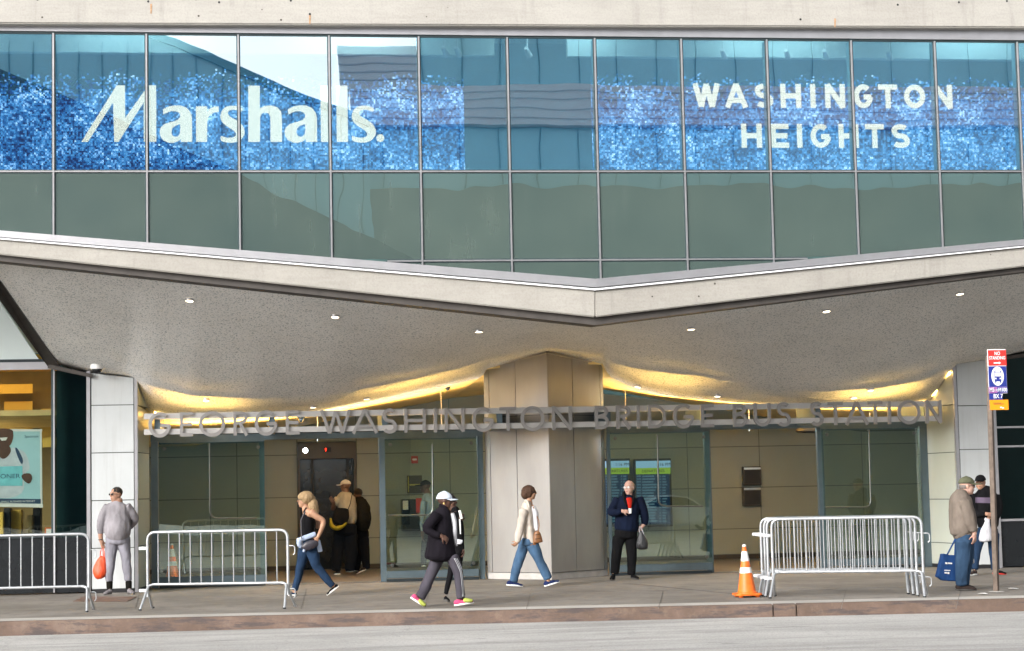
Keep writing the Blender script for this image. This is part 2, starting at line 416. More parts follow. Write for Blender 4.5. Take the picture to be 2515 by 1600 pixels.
# ================================================================== GROUND
FARX = 260
kb = [G(0, 1493, -.17), G(1474, 1463, -.17), G(1845, 1452, -.17), G(2408, 1438, -.17)]     # foot of the kerb
ky = lambda x: (kb[0].y + (kb[3].y-kb[0].y)*(x-kb[0].x)/(kb[3].x-kb[0].x))
kdir = (kb[3]-kb[0]).normalized(); KA = kb[0]-kdir*FARX; KB = kb[3]+kdir*FARX; kn = Vector((-kdir.y, kdir.x, 0))
mb = MB(); mb.poly([(-600, -600, -.17), (600, -600, -.17), (600, KB.y+.3, -.17), (-600, KA.y+.3, -.17)])
tag(mb.build('road', MT['asphalt']), kind='structure')
up17 = Vector((0, 0, .17))
mb = MB()
KL = [KA, G(1820, 1452, -.17), G(1822, 1452, -.17), G(1873, 1450, -.17), G(1875, 1450, -.17), KB]
for A_, B_ in ((KL[0], KL[1]), (KL[2], KL[3]), (KL[4], KL[5])):
    a_ = KA + kdir*((A_-KA).dot(kdir)); b_ = KA + kdir*((B_-KA).dot(kdir))
    mb.slab([a_-Vector((0,0,.05)), b_-Vector((0,0,.05)), b_+up17+kn*.012, a_+up17+kn*.012], kn*.16)
tag(mb.build('kerb', MT['kerb'], bevel=.012), kind='structure')
mb = MB(); mb.poly([KA+up17+kn*.17-Vector((0,0,.004)), KB+up17+kn*.17-Vector((0,0,.004)), (600, 300, -.004), (-600, 300, -.004)])
tag(mb.build('sidewalk', MT['sidewalk']), kind='structure')
mb = MB(); mb.slab([KA+up17+kn*.165, KB+up17+kn*.165, KB+up17+kn*.72, KA+up17+kn*.72], (0, 0, -.02))
tag(mb.build('sidewalk_edge', MT['sidewalk_edge']), kind='structure')
# expansion joints and a long narrow drain slot in the pavement
mb = MB()
def groove(a, b, wd, z=.003):
    a, b = Vector(a), Vector(b); t = (b-a).normalized(); n_ = Vector((-t.y, t.x, 0))*wd
    mb.slab([a-n_, b-n_, b+n_, a+n_], (0, 0, z))
for p, q in (((0, 1410), (2408, 1378)), ):
    groove(G(*p), G(*q), .006)
for x in (330, 720, 1010, 1250, 1560, 1990, 2260):
    groove(G(x, 1385), G(x-12+(1204-x)*.0, 1432), .003)
groove(G(1470, 1372), G(1735, 1397), .05)
tag(mb.build('pavement_joint', MT['pavement_joint']), kind='structure')

# ================================================================== STATION BUILDING
GY = 30.0
B = thing('bus_station_building', (4, 33, 0), 'modern bus station building with a glass curtain wall above a folded concrete canopy', 'building')
def part(mb, name, mat, parent=B, **k): return mb.build(name, MT[mat] if isinstance(mat, str) else mat, parent, **k)
X0, PW, ZT, ZM, ZL = -3.149, 1.42064, 8.832, 6.660, 5.235
MX = [X0+PW*i for i in range(-3, 15)]
# sill line of the canopy: sloping down to the apex
sl_l, sl_m, sl_r = U(-150, 530, GY), U(1400, 654, GY), U(2560, 549, GY)
def sill(x):
    if x <= sl_m.x: t = (x-sl_l.x)/(sl_m.x-sl_l.x); return sl_l.z+(sl_m.z-sl_l.z)*t
    t = (x-sl_m.x)/(sl_r.x-sl_m.x); return sl_m.z+(sl_r.z-sl_m.z)*t
for i in range(len(MX)-1):
    x0, x1 = MX[i]+.02, MX[i+1]-.02
    mb = MB(); mb.slab([(x0, GY, ZM+.02), (x1, GY, ZM+.02), (x1, GY, ZT), (x0, GY, ZT)], (0, .012, 0)); part(mb, 'window', 'glass_upper')
    zl = [max(ZL+.02, sill(x0)-.02), max(ZL+.02, sill(x1)-.02)]
    pts = [(x0, GY, zl[0]), (x1, GY, zl[1]), (x1, GY, ZM-.02), (x0, GY, ZM-.02)]
    if x0 < sl_m.x < x1: pts = [(x0, GY, zl[0]), (sl_m.x, GY, ZL+.02), (x1, GY, zl[1]), (x1, GY, ZM-.02), (x0, GY, ZM-.02)]
    mb = MB(); mb.slab(pts, (0, .02, 0)); part(mb, 'spandrel_panel', 'spandrel')
    s0, s1 = sill(x0)-.03, sill(x1)-.03
    if min(s0, s1) < ZL-.03:
        mb = MB()
        if x0 < sl_m.x < x1: pp = [(x0, GY, s0), (sl_m.x, GY, sill(sl_m.x)-.03), (x1, GY, s1)]
        else: pp = [(x0, GY, min(s0, ZL-.02)), (x1, GY, min(s1, ZL-.02))]
        mb.slab(pp+[(x1, GY, ZL-.02), (x0, GY, ZL-.02)], (0, .02, 0)); part(mb, 'spandrel_panel', 'spandrel')
for x in MX:
    mb = MB(); z0 = sill(x)-.02
    mb.box((x-.013, GY-.03, z0), (x+.013, GY+.004, ZT)); o = part(mb, 'mullion', 'mullion', bevel=.003)
    mb = MB(); mb.box((x-.030, GY-.004, z0), (x+.030, GY+.03, ZT+.001)); mb.build('gasket', MT['gasket'], o)
    mb = MB(); mb.box((x-.028, GY+.031, ZM+.03), (x+.028, GY+.17, ZT-.01)); mb.build('mullion_back', MT['teal_wall'], o)
for z in (ZM, ZL):
    mb = MB(); xl, xr = MX[0], MX[-1]
    if z == ZL:
        xl = sl_l.x+(sl_m.x-sl_l.x)*(sl_l.z-ZL)/(sl_l.z-sl_m.z); xr = sl_r.x-(sl_r.x-sl_m.x)*(sl_r.z-ZL)/(sl_r.z-sl_m.z)
    mb.box((xl, GY-.026, z-.012), (xr, GY+.003, z+.012)); o = part(mb, 'transom', 'mullion', bevel=.003)
    mb = MB(); mb.box((xl, GY-.003, z-.03), (xr, GY+.028, z+.03)); mb.build('gasket', MT['gasket'], o)
mb = MB(); mb.box((MX[0], GY-.02, ZT-.012), (MX[-1], GY+.03, ZT+.02)); part(mb, 'head_gasket', 'gasket')
mb = MB(); mb.slab([(MX[0], GY-.05, ZT+.022), (MX[-1], GY-.05, ZT+.022), (MX[-1], GY-.05, ZT+.2), (MX[0], GY-.05, ZT+.2)], (0, .08, 0)); part(mb, 'head_trim', 'alu')
# upper concrete beam, its underside opens towards the right
bl, br = U(-150, 55, 29.8), U(2560, 66, 29.8)
mb = MB(); mb.slab([(bl.x, 29.8, bl.z), (br.x, 29.8, br.z), (br.x, 29.8, 11.5), (bl.x, 29.8, 11.5)], (0, .3, 0)); part(mb, 'concrete_beam', 'beam_concrete', bevel=.02)
mb = MB(); mb.slab([(bl.x, 30.12, ZT+.18), (br.x, 30.12, ZT+.18), (br.x, 30.12, 11.5), (bl.x, 30.12, 11.5)], (0, .1, 0)); part(mb, 'upper_wall', 'brown_metal')
# rusty tie holes in the beam
for x, y in ((364, 4), (538, 6), (714, 2), (761, 35), (2205, 12), (2355, 6), (2473, 3), (1966, 48), (92, -1)):
    mb = MB(); p = U(x/1.0444, y/1.0444, 29.795); mb.lathe(p, [(0, 0), (.018, 0), (.018, .01)], 10, Vector((0, 1, 0))); part(mb, 'tie_hole', 'black')
for x, y, h in ((371, 10, 24), (761, 38, 22), (2051, 46, 22)):
    mb = MB(); p = U(x/1.0444, y/1.0444, 29.796); q = U(x/1.0444, (y+h)/1.0444, 29.796); mb.slab([p+Vector((-.016,0,0)), p+Vector((.016,0,0)), q+Vector((.008,0,0)), q+Vector((-.010,0,0))], (0, .003, 0)); part(mb, 'rust_stain', plain('rust%d' % x, (.42, .26, .15), .9, 0, .2, .3, 20, .1))

# canopy edge: aluminium sill, concrete fascia, brown trim
def fold(rows, name, mat, yb=.5, bevel=0):
    "rows: [(front points)...] as three stations (left, apex, right) for top and bottom lines"
    mb = MB(); (tl, tm, tr_), (dl, dm, dr) = rows
    mb.slab([dl, dm, tm, tl], (0, yb, 0)); mb2 = MB(); mb2.slab([dm, dr, tr_, tm], (0, yb, 0))
    return part(mb, name, mat, bevel=bevel), part(mb2, name, mat, bevel=bevel)
YE, YM_ = 29.72, 29.35
def st(yl, ym, yr, dy=0): return (U(-150, yl-8-.04*0, YE+dy), U(1400, ym, YM_+dy), U(2560, yr, YE+dy))
fold((st(530+8, 656, 549+0), st(545+8, 676, 562)), 'canopy_sill', 'alu', .28, .004)
fold((st(547+8, 679, 563.5, -.03), st(550+8, 683, 566, -.03)), 'sill_edge', 'alu_white', .2)
fold((st(551+8, 684, 567, .02), st(583+8, 746, 609, .02)), 'canopy_fascia', 'concrete', .55, .015)
fold((st(583+8, 748, 610, .12), st(598+8, 765, 620, .12)), 'fascia_trim', 'brown_metal', .40)

# soffit: vaulted surface between the trim and the entrance line
front = [(-150, 592, 30.1), (60, 612, 30.1), (400, 648, 30.0), (800, 692, 29.9), (1100, 727, 29.8), (1390, 762, 29.75), (1650, 728, 29.85), (1900, 696, 29.95), (2200, 655, 30.05), (2408, 630, 30.1), (2560, 612, 30.1)]
back = [(-150, 600, 30.3), (-60, 616, 30.6), (0, 657, 31.2), (140, 859, 34.0), (215, 880, 34.1), (318, 889, 34.1), (352, 972, 34.9), (450, 976, 35.0), (600, 976, 35.0), (740, 968, 35.0), (900, 938, 35.0), (1020, 915, 35.0), (1134, 888, 35.0), (1142, 869, 34.98), (1290, 825, 34.15), (1420, 857, 34.98), (1430, 884, 35.0), (1500, 918, 35.0), (1600, 936, 35.0), (1750, 948, 35.0), (1950, 955, 35.0), (2185, 945, 35.0), (2246, 896, 34.8), (2250, 858, 34.1), (2345, 845, 34.1), (2408, 830, 34.1), (2560, 806, 34.1)]
mid = [(-150, 597, 30.2), (-40, 612, 30.5), (20, 640, 30.9), (180, 800, 32.8), (300, 868, 33.6), (352, 925, 34.1), (450, 955, 34.2), (600, 960, 34.2), (770, 945, 34.1), (920, 912, 34.0), (1135, 841, 33.4), (1280, 785, 32.2), (1385, 768, 31.2), (1505, 816, 32.6), (1640, 878, 33.7), (1790, 925, 34.1), (1915, 940, 34.2), (2060, 935, 34.2), (2170, 900, 33.9), (2240, 845, 33.5), (2408, 805, 33.0), (2560, 775, 33.0)]
def resamp(pl, n=240):
    # by image abscissa blended with arc length so steep parts keep samples
    P = [U(*p) for p in pl]; Ls = [0]
    for i in range(1, len(P)): Ls.append(Ls[-1]+abs(pl[i][0]-pl[i-1][0])+.15*abs(pl[i][1]-pl[i-1][1]))
    out = []
    for k in range(n+1):
        s_ = Ls[-1]*k/n
        i = max(j for j in range(len(P)-1) if Ls[j] <= s_+1e-9); t = (s_-Ls[i])/(Ls[i+1]-Ls[i])
        out.append(P[i].lerp(P[i+1], min(1, t)))
    for _ in range(0):
        out = [out[0]]+[(out[i-1]+out[i]*2+out[i+1])/4 for i in range(1, n)]+[out[-1]]
    return out
fr_, md_, bk_ = resamp(front), resamp(mid), resamp(back)
mb = MB(); NR = 14; grid = []
for i in range(len(fr_)):
    col = []
    for j in range(NR+1):
        t = j/NR
        # quadratic through front, mid (t=.6), back
        a_, b_, c_ = fr_[i], md_[i], bk_[i]; tm = .7
        l0 = (t-tm)*(t-1)/(tm); l1 = t*(t-1)/(tm*(tm-1)); l2 = t*(t-tm)/(1-tm)
        q = a_*l0+b_*l1+c_*l2; lin = (a_.lerp(b_, t/tm) if t < tm else b_.lerp(c_, (t-tm)/(1-tm)))
        col.append(lin)
    grid.append([fr_[i]+Vector((0, .02, .30))]+col)
for i in range(len(grid)-1):
    for j in range(NR+1): mb.poly([grid[i][j], grid[i+1][j], grid[i+1][j+1], grid[i][j+1]])
soff = part(mb, 'soffit', 'soffit', smooth='all')
sm = soff.modifiers.new('thick', 'SOLIDIFY'); sm.thickness = .12; sm.offset = 1
# decide the side the thickness goes to (upwards)
if sum(p.normal.z for p in soff.data.polygons) < 0: sm.offset = -1
bvh = BVHTree.FromPolygons([v.co.copy() for v in soff.data.vertices], [list(p.vertices) for p in soff.data.polygons])
def on_soffit(x, y):
    hit = bvh.ray_cast(Vector((0, 0, CAMZ)), ray(x, y)); return hit[0], hit[1]
# diagonal dark beam at the soffit's left edge
mb = MB(); P1, P2 = [U(-70, 560, 30.5), U(-70, 610, 30.5)], [U(140, 862, 33.95), U(112, 862, 33.95)]
mb.slab([P1[0], P2[0], P2[1], P1[1]], (0, .35, 0)); part(mb, 'edge_beam', 'brown_metal')
mb = MB(); a_, b_ = U(112, 856, 33.9), U(216, 880, 33.9); mb.slab([a_, b_, b_-Vector((0,0,.06)), U(112, 862, 33.9)-Vector((0,0,.03))], (0, .2, 0)); part(mb, 'edge_beam', 'brown_metal')
a_, b_ = U(2340, 843, 33.9), U(2560, 806, 33.9)
mb = MB(); mb.slab([a_, b_, b_-Vector((0,0,.10)), a_-Vector((0,0,.05))], (0, .2, 0)); part(mb, 'edge_beam', 'brown_metal')

# cladding walls made of separate slabs over a dark backing
def wall_panels(A, Bp, us, zs, zt, name, mat, parent=B, gap=.008, th=.03, backing='joint'):
    A, Bp = Vector((*A[:2], 0)), Vector((*Bp[:2], 0)); d_ = Bp-A; n_ = Vector((d_.y, -d_.x, 0)).normalized(); mb = MB()
    if n_.y > 0: n_ = -n_
    Ln = d_.length
    for i in range(len(us)-1):
        for j in range(len(zs)-1):
            u0, u1 = us[i]+gap/Ln, us[i+1]-gap/Ln; z0, z1 = zs[j]+gap, zs[j+1]-gap
            t0, t1 = min(z1, zt(u0)), min(z1, zt(u1))
            if t0 <= z0+.005 and t1 <= z0+.005: continue
            P = [A+d_*u0+Vector((0,0,z0)), A+d_*u1+Vector((0,0,z0))]
            if t1 > z0+.003: P.append(A+d_*u1+Vector((0,0,t1)))
            if t0 > z0+.003: P.append(A+d_*u0+Vector((0,0,t0)))
            mb.slab(P, -n_*th)
    o = part(mb, name, mat, parent, bevel=.002)
    mb = MB(); mb.slab([A-n_*.012+Vector((0,0,zs[0])), Bp-n_*.012+Vector((0,0,zs[0])), Bp-n_*.012+Vector((0,0,min(zs[-1], zt(1)))), A-n_*.012+Vector((0,0,min(zs[-1], zt(0))))], -n_*.1)
    mb.build('joint_backing', MT[backing], o)
    return o
FY = 34.0; DY = 35.2
zat = lambda x, y, Y: U(x, y, Y).z
# left white pillar
lp0, lp1 = U(215, 1380, FY), U(317, 1380, FY)
zj = [.06]+[zat(265, y, FY) for y in (1289, 1177, 1065, 953)]+[5]
zt_ = lambda u: zat(215, 878, FY)*(1-u)+zat(318, 889, FY)*u-.0
wall_panels(lp0, lp1, [0, 1], zj, zt_, 'white_cladding', 'white_panel')
mb = MB(); mb.box((lp0.x, FY+.01, -.02), (lp1.x+.05, FY+.06, .058)); part(mb, 'skirting', 'black')
mb = MB(); mb.box((lp0.x-.075, FY-.02, 0), (lp0.x-.012, FY+.05, zat(213, 873, FY))); part(mb, 'corner_trim', 'alu')
mb = MB(); mb.box((lp1.x+.006, FY-.02, 0), (lp1.x+.06, FY+.05, zat(318, 886, FY))); part(mb, 'corner_trim', 'alu')
a_ = Vector((lp1.x+.065, FY+.04, 0)); b_ = Vector((U(353, 1370, DY).x, DY, 0))
zt2 = lambda u: zat(324, 893, FY)*(1-u)+zat(353, 972, DY)*u+.02
wall_panels(a_, b_, [0, 1], [.06]+[zat(335, y, 34.6) for y in (1283, 1174, 1066, 957)]+[5], zt2, 'side_cladding', 'green_panel')
mb = MB(); mb.slab([a_+Vector((0,.02,0)), b_+Vector((0,.02,0)), b_+Vector((0,.02,.058)), a_+Vector((0,.02,.058))], (0, .05, 0)); part(mb, 'skirting', 'black')
# right white pillar with its return
rp0, rp1 = U(2268, 1345, FY), U(2347, 1345, FY)
wall_panels(rp0, rp1, [0, 1], [.06]+[zat(2305, y, FY) for y in (1262, 1169, 1057, 954)]+[5], lambda u: zat(2268, 856, FY)*(1-u)+zat(2347, 845, FY)*u, 'white_cladding', 'white_panel')
mb = MB(); mb.box((rp0.x, FY+.01, -.02), (rp1.x+.05, FY+.06, .058)); part(mb, 'skirting', 'black')
mb = MB(); mb.box((rp0.x-.07, FY-.02, 0), (rp0.x-.012, FY+.05, zat(2265, 857, FY))); part(mb, 'corner_trim', 'alu')
mb = MB(); mb.box((rp1.x+.01, FY-.02, 0), (rp1.x+.085, FY+.05, zat(2352, 842, FY))); part(mb, 'corner_trim', 'alu')
a_ = Vector((U(2190, 1340, DY).x, DY, 0)); b_ = Vector((rp0.x-.072, FY+.04, 0))
wall_panels(a_, b_, [0, 1], [.06]+[zat(2230, y, 34.6) for y in (1277, 1174, 1065, 955)]+[5], lambda u: zat(2185, 940, DY)*(1-u)+zat(2262, 880, FY)*u+.03, 'side_cladding', 'green_panel')
mb = MB(); mb.slab([a_+Vector((0,.02,0)), b_+Vector((0,.02,0)), b_+Vector((0,.02,.058)), a_+Vector((0,.02,.058))], (0, .05, 0)); part(mb, 'skirting', 'black')

# central pillar: two faces meeting in a corner
pl, pc, pr = U(1146, 1352, DY), U(1298, 1354, 34.2), U(1430, 1352, DY)
zsm = zat(1298, 975, 34.2)
ztl = lambda u: zat(1141, 868, DY)*(1-u)+zat(1290, 830, 34.2)*u+.0
ztr = lambda u: zat(1290, 830, 34.2)*(1-u)+zat(1420, 858, DY)*u+.0
ul = (U(1218, 1200, 34.7)-pl).x/(pc-pl).x; ur = (U(1352, 1200, 34.7)-pc).x/(pr-pc).x
pil = wall_panels(pl, pc, [0, .085, ul, 1], [.12, zsm, 6], ztl, 'entrance_pillar', 'pillar_metal', backing='gasket', gap=.005)
wall_panels(pc, pr, [0, ur, .94, 1], [.12, zsm, 6], ztr, 'pillar_face', 'pillar_metal', parent=pil, backing='gasket', gap=.005)
mb = MB(); n1 = Vector((0, .03, 0)); mb.slab([pl.xy.to_3d()+n1, pc.xy.to_3d()+n1, pr.xy.to_3d()+n1], (0, 0, .115)); mb.build('plinth', MT['plinth'], pil)
mb = MB()
for a_, b_, f_ in ((pl, pc, ztl), (pc, pr, ztr)):
    mb.bar(Vector((a_.x, a_.y-.02, f_(0)+.01)), Vector((b_.x, b_.y-.02, f_(1)+.01)), .03, .018)
mb.build('top_trim', MT['pillar_metal'], pil)

# ---- interior of the entrance hall
IY = 41.5
il, im, ir = U(330, 1300, IY).x-2.5, U(1285, 1300, IY).x, U(2300, 1300, IY).x+1
zc = lambda x: None
cl, cmx, cr_ = zat(450, 1050, IY), zat(1200, 915, IY), zat(2010, 1018, IY)
XL, XM1, XM2, XR = U(450, 1050, IY).x, U(1180, 915, IY).x, U(1400, 930, IY).x, U(2010, 1018, IY).x
def zceil(x):
    if x < XL: return cl
    if x < XM1: return cl+(cmx-cl)*(x-XL)/(XM1-XL)
    if x < XM2: return cmx
    if x < XR: return cmx+(cr_-cmx)*(x-XM2)/(XR-XM2)
    return cr_
zi = [.0, .10]+[zat(880, y, IY) for y in (1265, 1166, 1067)]+[9]
ex0, ex1 = U(700, 1200, IY).x, U(840, 1200, IY).x
xs = [il, U(495, 1200, IY).x, U(558, 1200, IY).x, U(622, 1200, IY).x, ex0]
xs2 = [ex1, U(893, 1200, IY).x, U(1060, 1200, IY).x, im, U(1620, 1200, IY).x, U(1790, 1200, IY).x, U(1925, 1200, IY).x, U(2032, 1200, IY).x, ir]
def iwall(xs, z0):
    a_, b_ = Vector((xs[0], IY, 0)), Vector((xs[-1], IY, 0)); Lx = xs[-1]-xs[0]
    return wall_panels(a_, b_, [(x-xs[0])/Lx for x in xs], z0, lambda u: zceil(xs[0]+u*Lx)+.02, 'hall_wall', 'tan_panel')
iwall(xs, zi[1:]); iwall(xs2, zi[1:]); iwall([ex0, ex1], [zat(770, 1040, IY), 9])
mb = MB(); mb.box((il, IY-.02, 0), (ex0, IY+.05, .098)); mb.box((ex1, IY-.02, 0), (ir, IY+.05, .098)); part(mb, 'hall_skirting', 'elev_brown')
# the hall ceiling continues from the soffit's rear edge down to the wall top
edge = [p for p in bk_ if U(353, 900, 35).x < p.x < U(2186, 900, 35).x and p.y > 34.93]
edge = [Vector((il-1, 35.0, edge[0].z))]+edge+[Vector((ir+1, 35.0, edge[-1].z))]
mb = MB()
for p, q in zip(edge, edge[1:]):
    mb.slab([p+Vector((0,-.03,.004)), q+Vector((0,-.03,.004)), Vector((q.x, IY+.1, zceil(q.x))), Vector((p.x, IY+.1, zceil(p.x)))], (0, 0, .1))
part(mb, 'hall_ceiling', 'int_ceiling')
gap_ = [p for p in bk_ if U(1130, 900, 35).x < p.x < U(1436, 900, 35).x]
for p, q in zip(gap_, gap_[1:]):
    mb = MB(); mb.slab([p+Vector((0,-.03,.006)), q+Vector((0,-.03,.006)), Vector((q.x, 35.3, q.z+.05)), Vector((p.x, 35.3, p.z+.05))], (0, 0, .1)) if p is gap_[0] else mb.slab([p+Vector((0,-.03,.006)), q+Vector((0,-.03,.006)), Vector((q.x, 35.3, q.z+.05)), Vector((p.x, 35.3, p.z+.05))], (0, 0, .1))
    part(mb, 'ceiling_closure', 'soffit')
mb = MB(); mb.poly([(il-1, DY-.1, .004), (ir+1, DY-.1, .004), (ir+1, IY+.3, .004), (il-1, IY+.3, .004)]); part(mb, 'hall_floor', 'int_floor')
mb = MB(); mb.box((il-1.1, DY+.3, 0), (il-1, IY+.3, 5)); mb.box((ir+1, DY+.3, 0), (ir+1.1, IY+.3, 5)); part(mb, 'hall_side_wall', 'tan_panel')
def zh(x): return zat(x, {0: 0}.get(x, hdr(x)), DY)
def hdr(x): return 1039-(x-355)*.0292 if x < 1200 else 1012-(x-1428)*.0145
HZ0 = zat(740, 1041-(740-355)*.0215, DY); HZ1 = zat(1800, 1013-(1800-1428)*.0130+1, DY)
def X_(x, Y=DY): return U(x, 1200, Y).x
# cove lamps behind the sign, washing the ceiling
for x0, x1 in ((365, 1135), (1435, 2180)):
    hz_ = (HZ0, HZ1)[x0 > 1000]; p, q = X_(x0), X_(x1)
    
    mb = MB(); mb.box((p+.3, DY+1.3, hz_+.08), (q-.3, DY+1.45, hz_+.11)); cl_ = part(mb, 'cove_lamp', 'cove')
    mb = MB(); mb.box((p+.28, DY+1.24, hz_+.055), (q-.28, DY+1.51, hz_+.078)); mb.box((p+.28, DY+1.23, hz_+.055), (q-.28, DY+1.239, hz_+.115)); mb.box((p+.28, DY+1.511, hz_+.055), (q-.28, DY+1.52, hz_+.16)); mb.build('trough', MT['door_metal'], cl_)
    for xr_ in (p+.6, (p+q)/2, q-.6):
        mb = MB(); mb.tube([(xr_, DY+1.38, hz_), (xr_, DY+1.38, zceil(xr_)+.02)], .01, 6); mb.build('hanger', MT['steel'], cl_)
    mb = MB(); mb.box((p, DY+.10, hz_+.02), (q, DY+.16, hz_+.07)); part(mb, 'hall_lamp', 'lamp_int')  # added glowing strip, hidden behind the header to brighten the hall

for pts in ([(326, 900, 34.15), (354, 968, 34.9), (366, 974, 35.0)], [(2176, 946, 35.0), (2188, 937, 34.95), (2242, 893, 34.4), (2244, 872, 34.1)]):
    mb = MB(); mb.tube([U(*p)+Vector((.09 if p[0] < 1000 else -.09, .0, -.03)) for p in pts], .018, 8); part(mb, 'edge_lamp', 'cove_edge')
# elevator doorway
E_ = MB(); z1 = zat(770, 1040, IY); z0 = zat(770, 1079, IY)
E_.box((ex0+.01, IY-.06, z0), (ex1-.01, IY+.04, z1-.01)); E_.box((ex0+.01, IY-.06, .0), (ex0+.06, IY+.04, z0-.001)); E_.box((ex1-.06, IY-.06, .0), (ex1-.01, IY+.04, z0-.001))
el = part(E_, 'elevator_doorway', 'elev_brown', bevel=.004)
mb = MB(); mb.box((ex0+.06, IY+.3, 0), (ex1-.06, IY+.34, z0+.2)); mb.build('elevator_door', MT['black_panel'], el)
mb = MB(); xm_ = U(738, 1200, IY).x; mb.box((xm_-.04, IY+.1, 0), (xm_+.02, IY+.2, z0)); xm_ = U(823, 1200, IY).x; mb.box((xm_-.05, IY+.1, 0), (xm_, IY+.2, z0)); mb.build('door_leaf', MT['black'], el)
mb = MB(); mb.lathe(U(718, 1060, IY-.065), [(0, 0), (.05, 0), (.055, -.012), (.055, -.02)], 20, Vector((0, -1, 0))); mb.build('round_lamp', MT['lamp_int'], el)
mb = MB(); p = U(770, 1058, IY-.07); mb.box(p-Vector((.08, 0, .05)), p+Vector((.08, .02, .05))); o = mb.build('floor_indicator', MT['black'], el)
mb = MB(); p = U(766, 1058, IY-.075); mb.slab([p+Vector((-.006,0,-.035)), p+Vector((.006,0,-.035)), p+Vector((.006,0,.01)), p+Vector((.022,0,.01)), p+Vector((0,0,.04)), p+Vector((-.022,0,.01)), p+Vector((-.006,0,.01))], (0, .003, 0)); mb.build('indicator_arrow', MT['red_led'], el)

# ---- door frames, glass screens, doors
for (x0, x1, hz) in ((355, 1138, HZ0), (1430, 2190, HZ1)):
    mb = MB(); mb.box((X_(x0), DY-.05, hz), (X_(x1), DY+.07, hz+.11)); part(mb, 'door_header', 'door_metal', bevel=.004)
    mb = MB(); mb.box((X_(x0), DY-.07, hz+.112), (X_(x1), DY+.09, hz+.14)); part(mb, 'door_header_cap', 'dark_metal')
for xa, xb, hz in ((356, 372, HZ0), (611, 623, HZ0), (893, 907, HZ0), (1125, 1138, HZ0), (1430, 1438, HZ1), (1660, 1674, HZ1), (1926, 1940, HZ1), (2168, 2190, HZ1)):
    mb = MB(); mb.box((X_(xa), DY-.045, 0), (X_(xb), DY+.065, hz-.001)); part(mb, 'door_post', 'door_metal', bevel=.004)
mb = MB()
for x0, x1 in ((623, 893), (1674, 1926)): mb.box((X_(x0), DY-.05, .004), (X_(x1), DY+.05, .014))
part(mb, 'threshold', 'steel')
def arm(points, Y, r=.016):
    return [U(x, y, Y) for x, y in points]
def glass_door(xa, xb, hz, handle, Y=DY-.13):
    mb = MB(); g0, g1 = X_(xa, Y), X_(xb, Y)
    mb.box((g0, Y, .20), (g1, Y+.012, hz-.03)); g_ = part(mb, 'glass_door', 'glass_door')
    mb = MB(); mb.box((g0, Y+.02, .06), (g1, Y+.075, .198)); mb.build('bottom_rail', MT['door_metal'], g_, bevel=.004)
    mb = MB(); mb.box((g0, Y+.03, .004), (g1, Y+.09, .05)); mb.build('floor_rail', MT['dark_metal'], g_)
    mb = MB(); mb.box((g0, Y+.02, hz-.05), (g1, Y+.07, hz+.0)); mb.build('top_rail', MT['door_metal'], g_)
    for cx in (g0+.10, g1-.10):
        for cz in (.30, hz-.13):
            mb = MB(); mb.lathe((cx, Y-.002, cz), [(0, -.022), (.014, -.022), (.018, -.01), (.034, -.008), (.034, 0)], 16, Vector((0, 1, 0))); mb.build('glass_fitting', MT['handle_steel'], g_, smooth=True)
    mb = MB(); mb.tube(fillet([U(x, y, Y-.07) for x, y in handle], .14, 8), .016, 10)
    for e_ in (handle[0], handle[-1]):
        p = U(*e_, Y-.07); mb.tube([p, p+Vector((0, .075, 0))], .012, 8)
    mb.build('handle', MT['handle_steel'], g_, smooth=True)
    return g_
glass_door(374, 622, HZ0, [(493, 1044), (494, 1219), (603, 1219)])
glass_door(907, 1124, HZ0, [(1017, 1046), (1018, 1212), (915, 1212)])
glass_door(1438, 1672, HZ1, [(1546, 1024), (1549, 1191), (1652, 1191)])
glass_door(1938, 2168, HZ1, [(2043, 1012), (2048, 1193), (1945, 1193)])

# ---- shopfront left of the pillar
SY = FY+.05
a0 = U(-160, 1390, SY).x; a1 = X_(125, SY); a2 = X_(208, SY)
zs_ = zat(60, 1262, SY); zh_ = zat(60, 866, SY)
mb = MB(); mb.box((a0, SY, .02), (a2, SY+.06, zs_-.03)); part(mb, 'shop_stallriser', 'black_panel')
mb = MB(); mb.box((a0, SY, zs_), (a1-.03, SY+.012, zh_-.03)); sw = part(mb, 'shop_window', 'glass_shop')
mb = MB(); mb.box((a0, SY-.03, zs_-.03), (a1, SY+.05, zs_)); mb.build('frame', MT['dark_metal'], sw)
mb = MB(); mb.box((a0, SY-.04, zh_-.03), (a1, SY+.05, zh_+.10)); mb.build('frame', MT['alu'], sw)
mb = MB(); mb.box((a0, SY-.05, zh_+.101), (a1, SY+.05, zh_+.15)); mb.build('frame', MT['dark_metal'], sw)
mb = MB(); mb.box((a1-.03, SY-.03, zs_), (a1+.005, SY+.05, zh_-.031)); mb.build('frame', MT['gasket'], sw)
mb = MB(); mb.box((a1+.006, SY-.04, .02), (a1+.03, SY+.05, zh_)); part(mb, 'window_post', 'alu')
mb = MB(); mb.box((a1+.03, SY+.005, .02), (a2, SY+.02, zat(165, 872, SY))); part(mb, 'dark_window', 'glass_dark')
mb = MB(); mb.box((a1+.03, SY+.3, 0), (a2+.1, SY+.4, 4)); part(mb, 'dark_backing', 'dark_wall')
mb = MB(); mb.slab([(a0, SY, zh_+.152), U(98, 856, SY), U(-30, 665, SY), (a0, SY, U(-30, 665, SY).z)], (0, .012, 0)); part(mb, 'upper_shop_window', plain('pale_panel', (.66, .74, .73), .3, 0, .5, .04, .8, 0))  # pale base colour stands in for the sky mirrored in this pane
mb = MB(); mb.box((a0-1, SY+.5, zh_+.3), (a1, SY+.6, 7)); part(mb, 'shop_upper_wall', 'room_white')
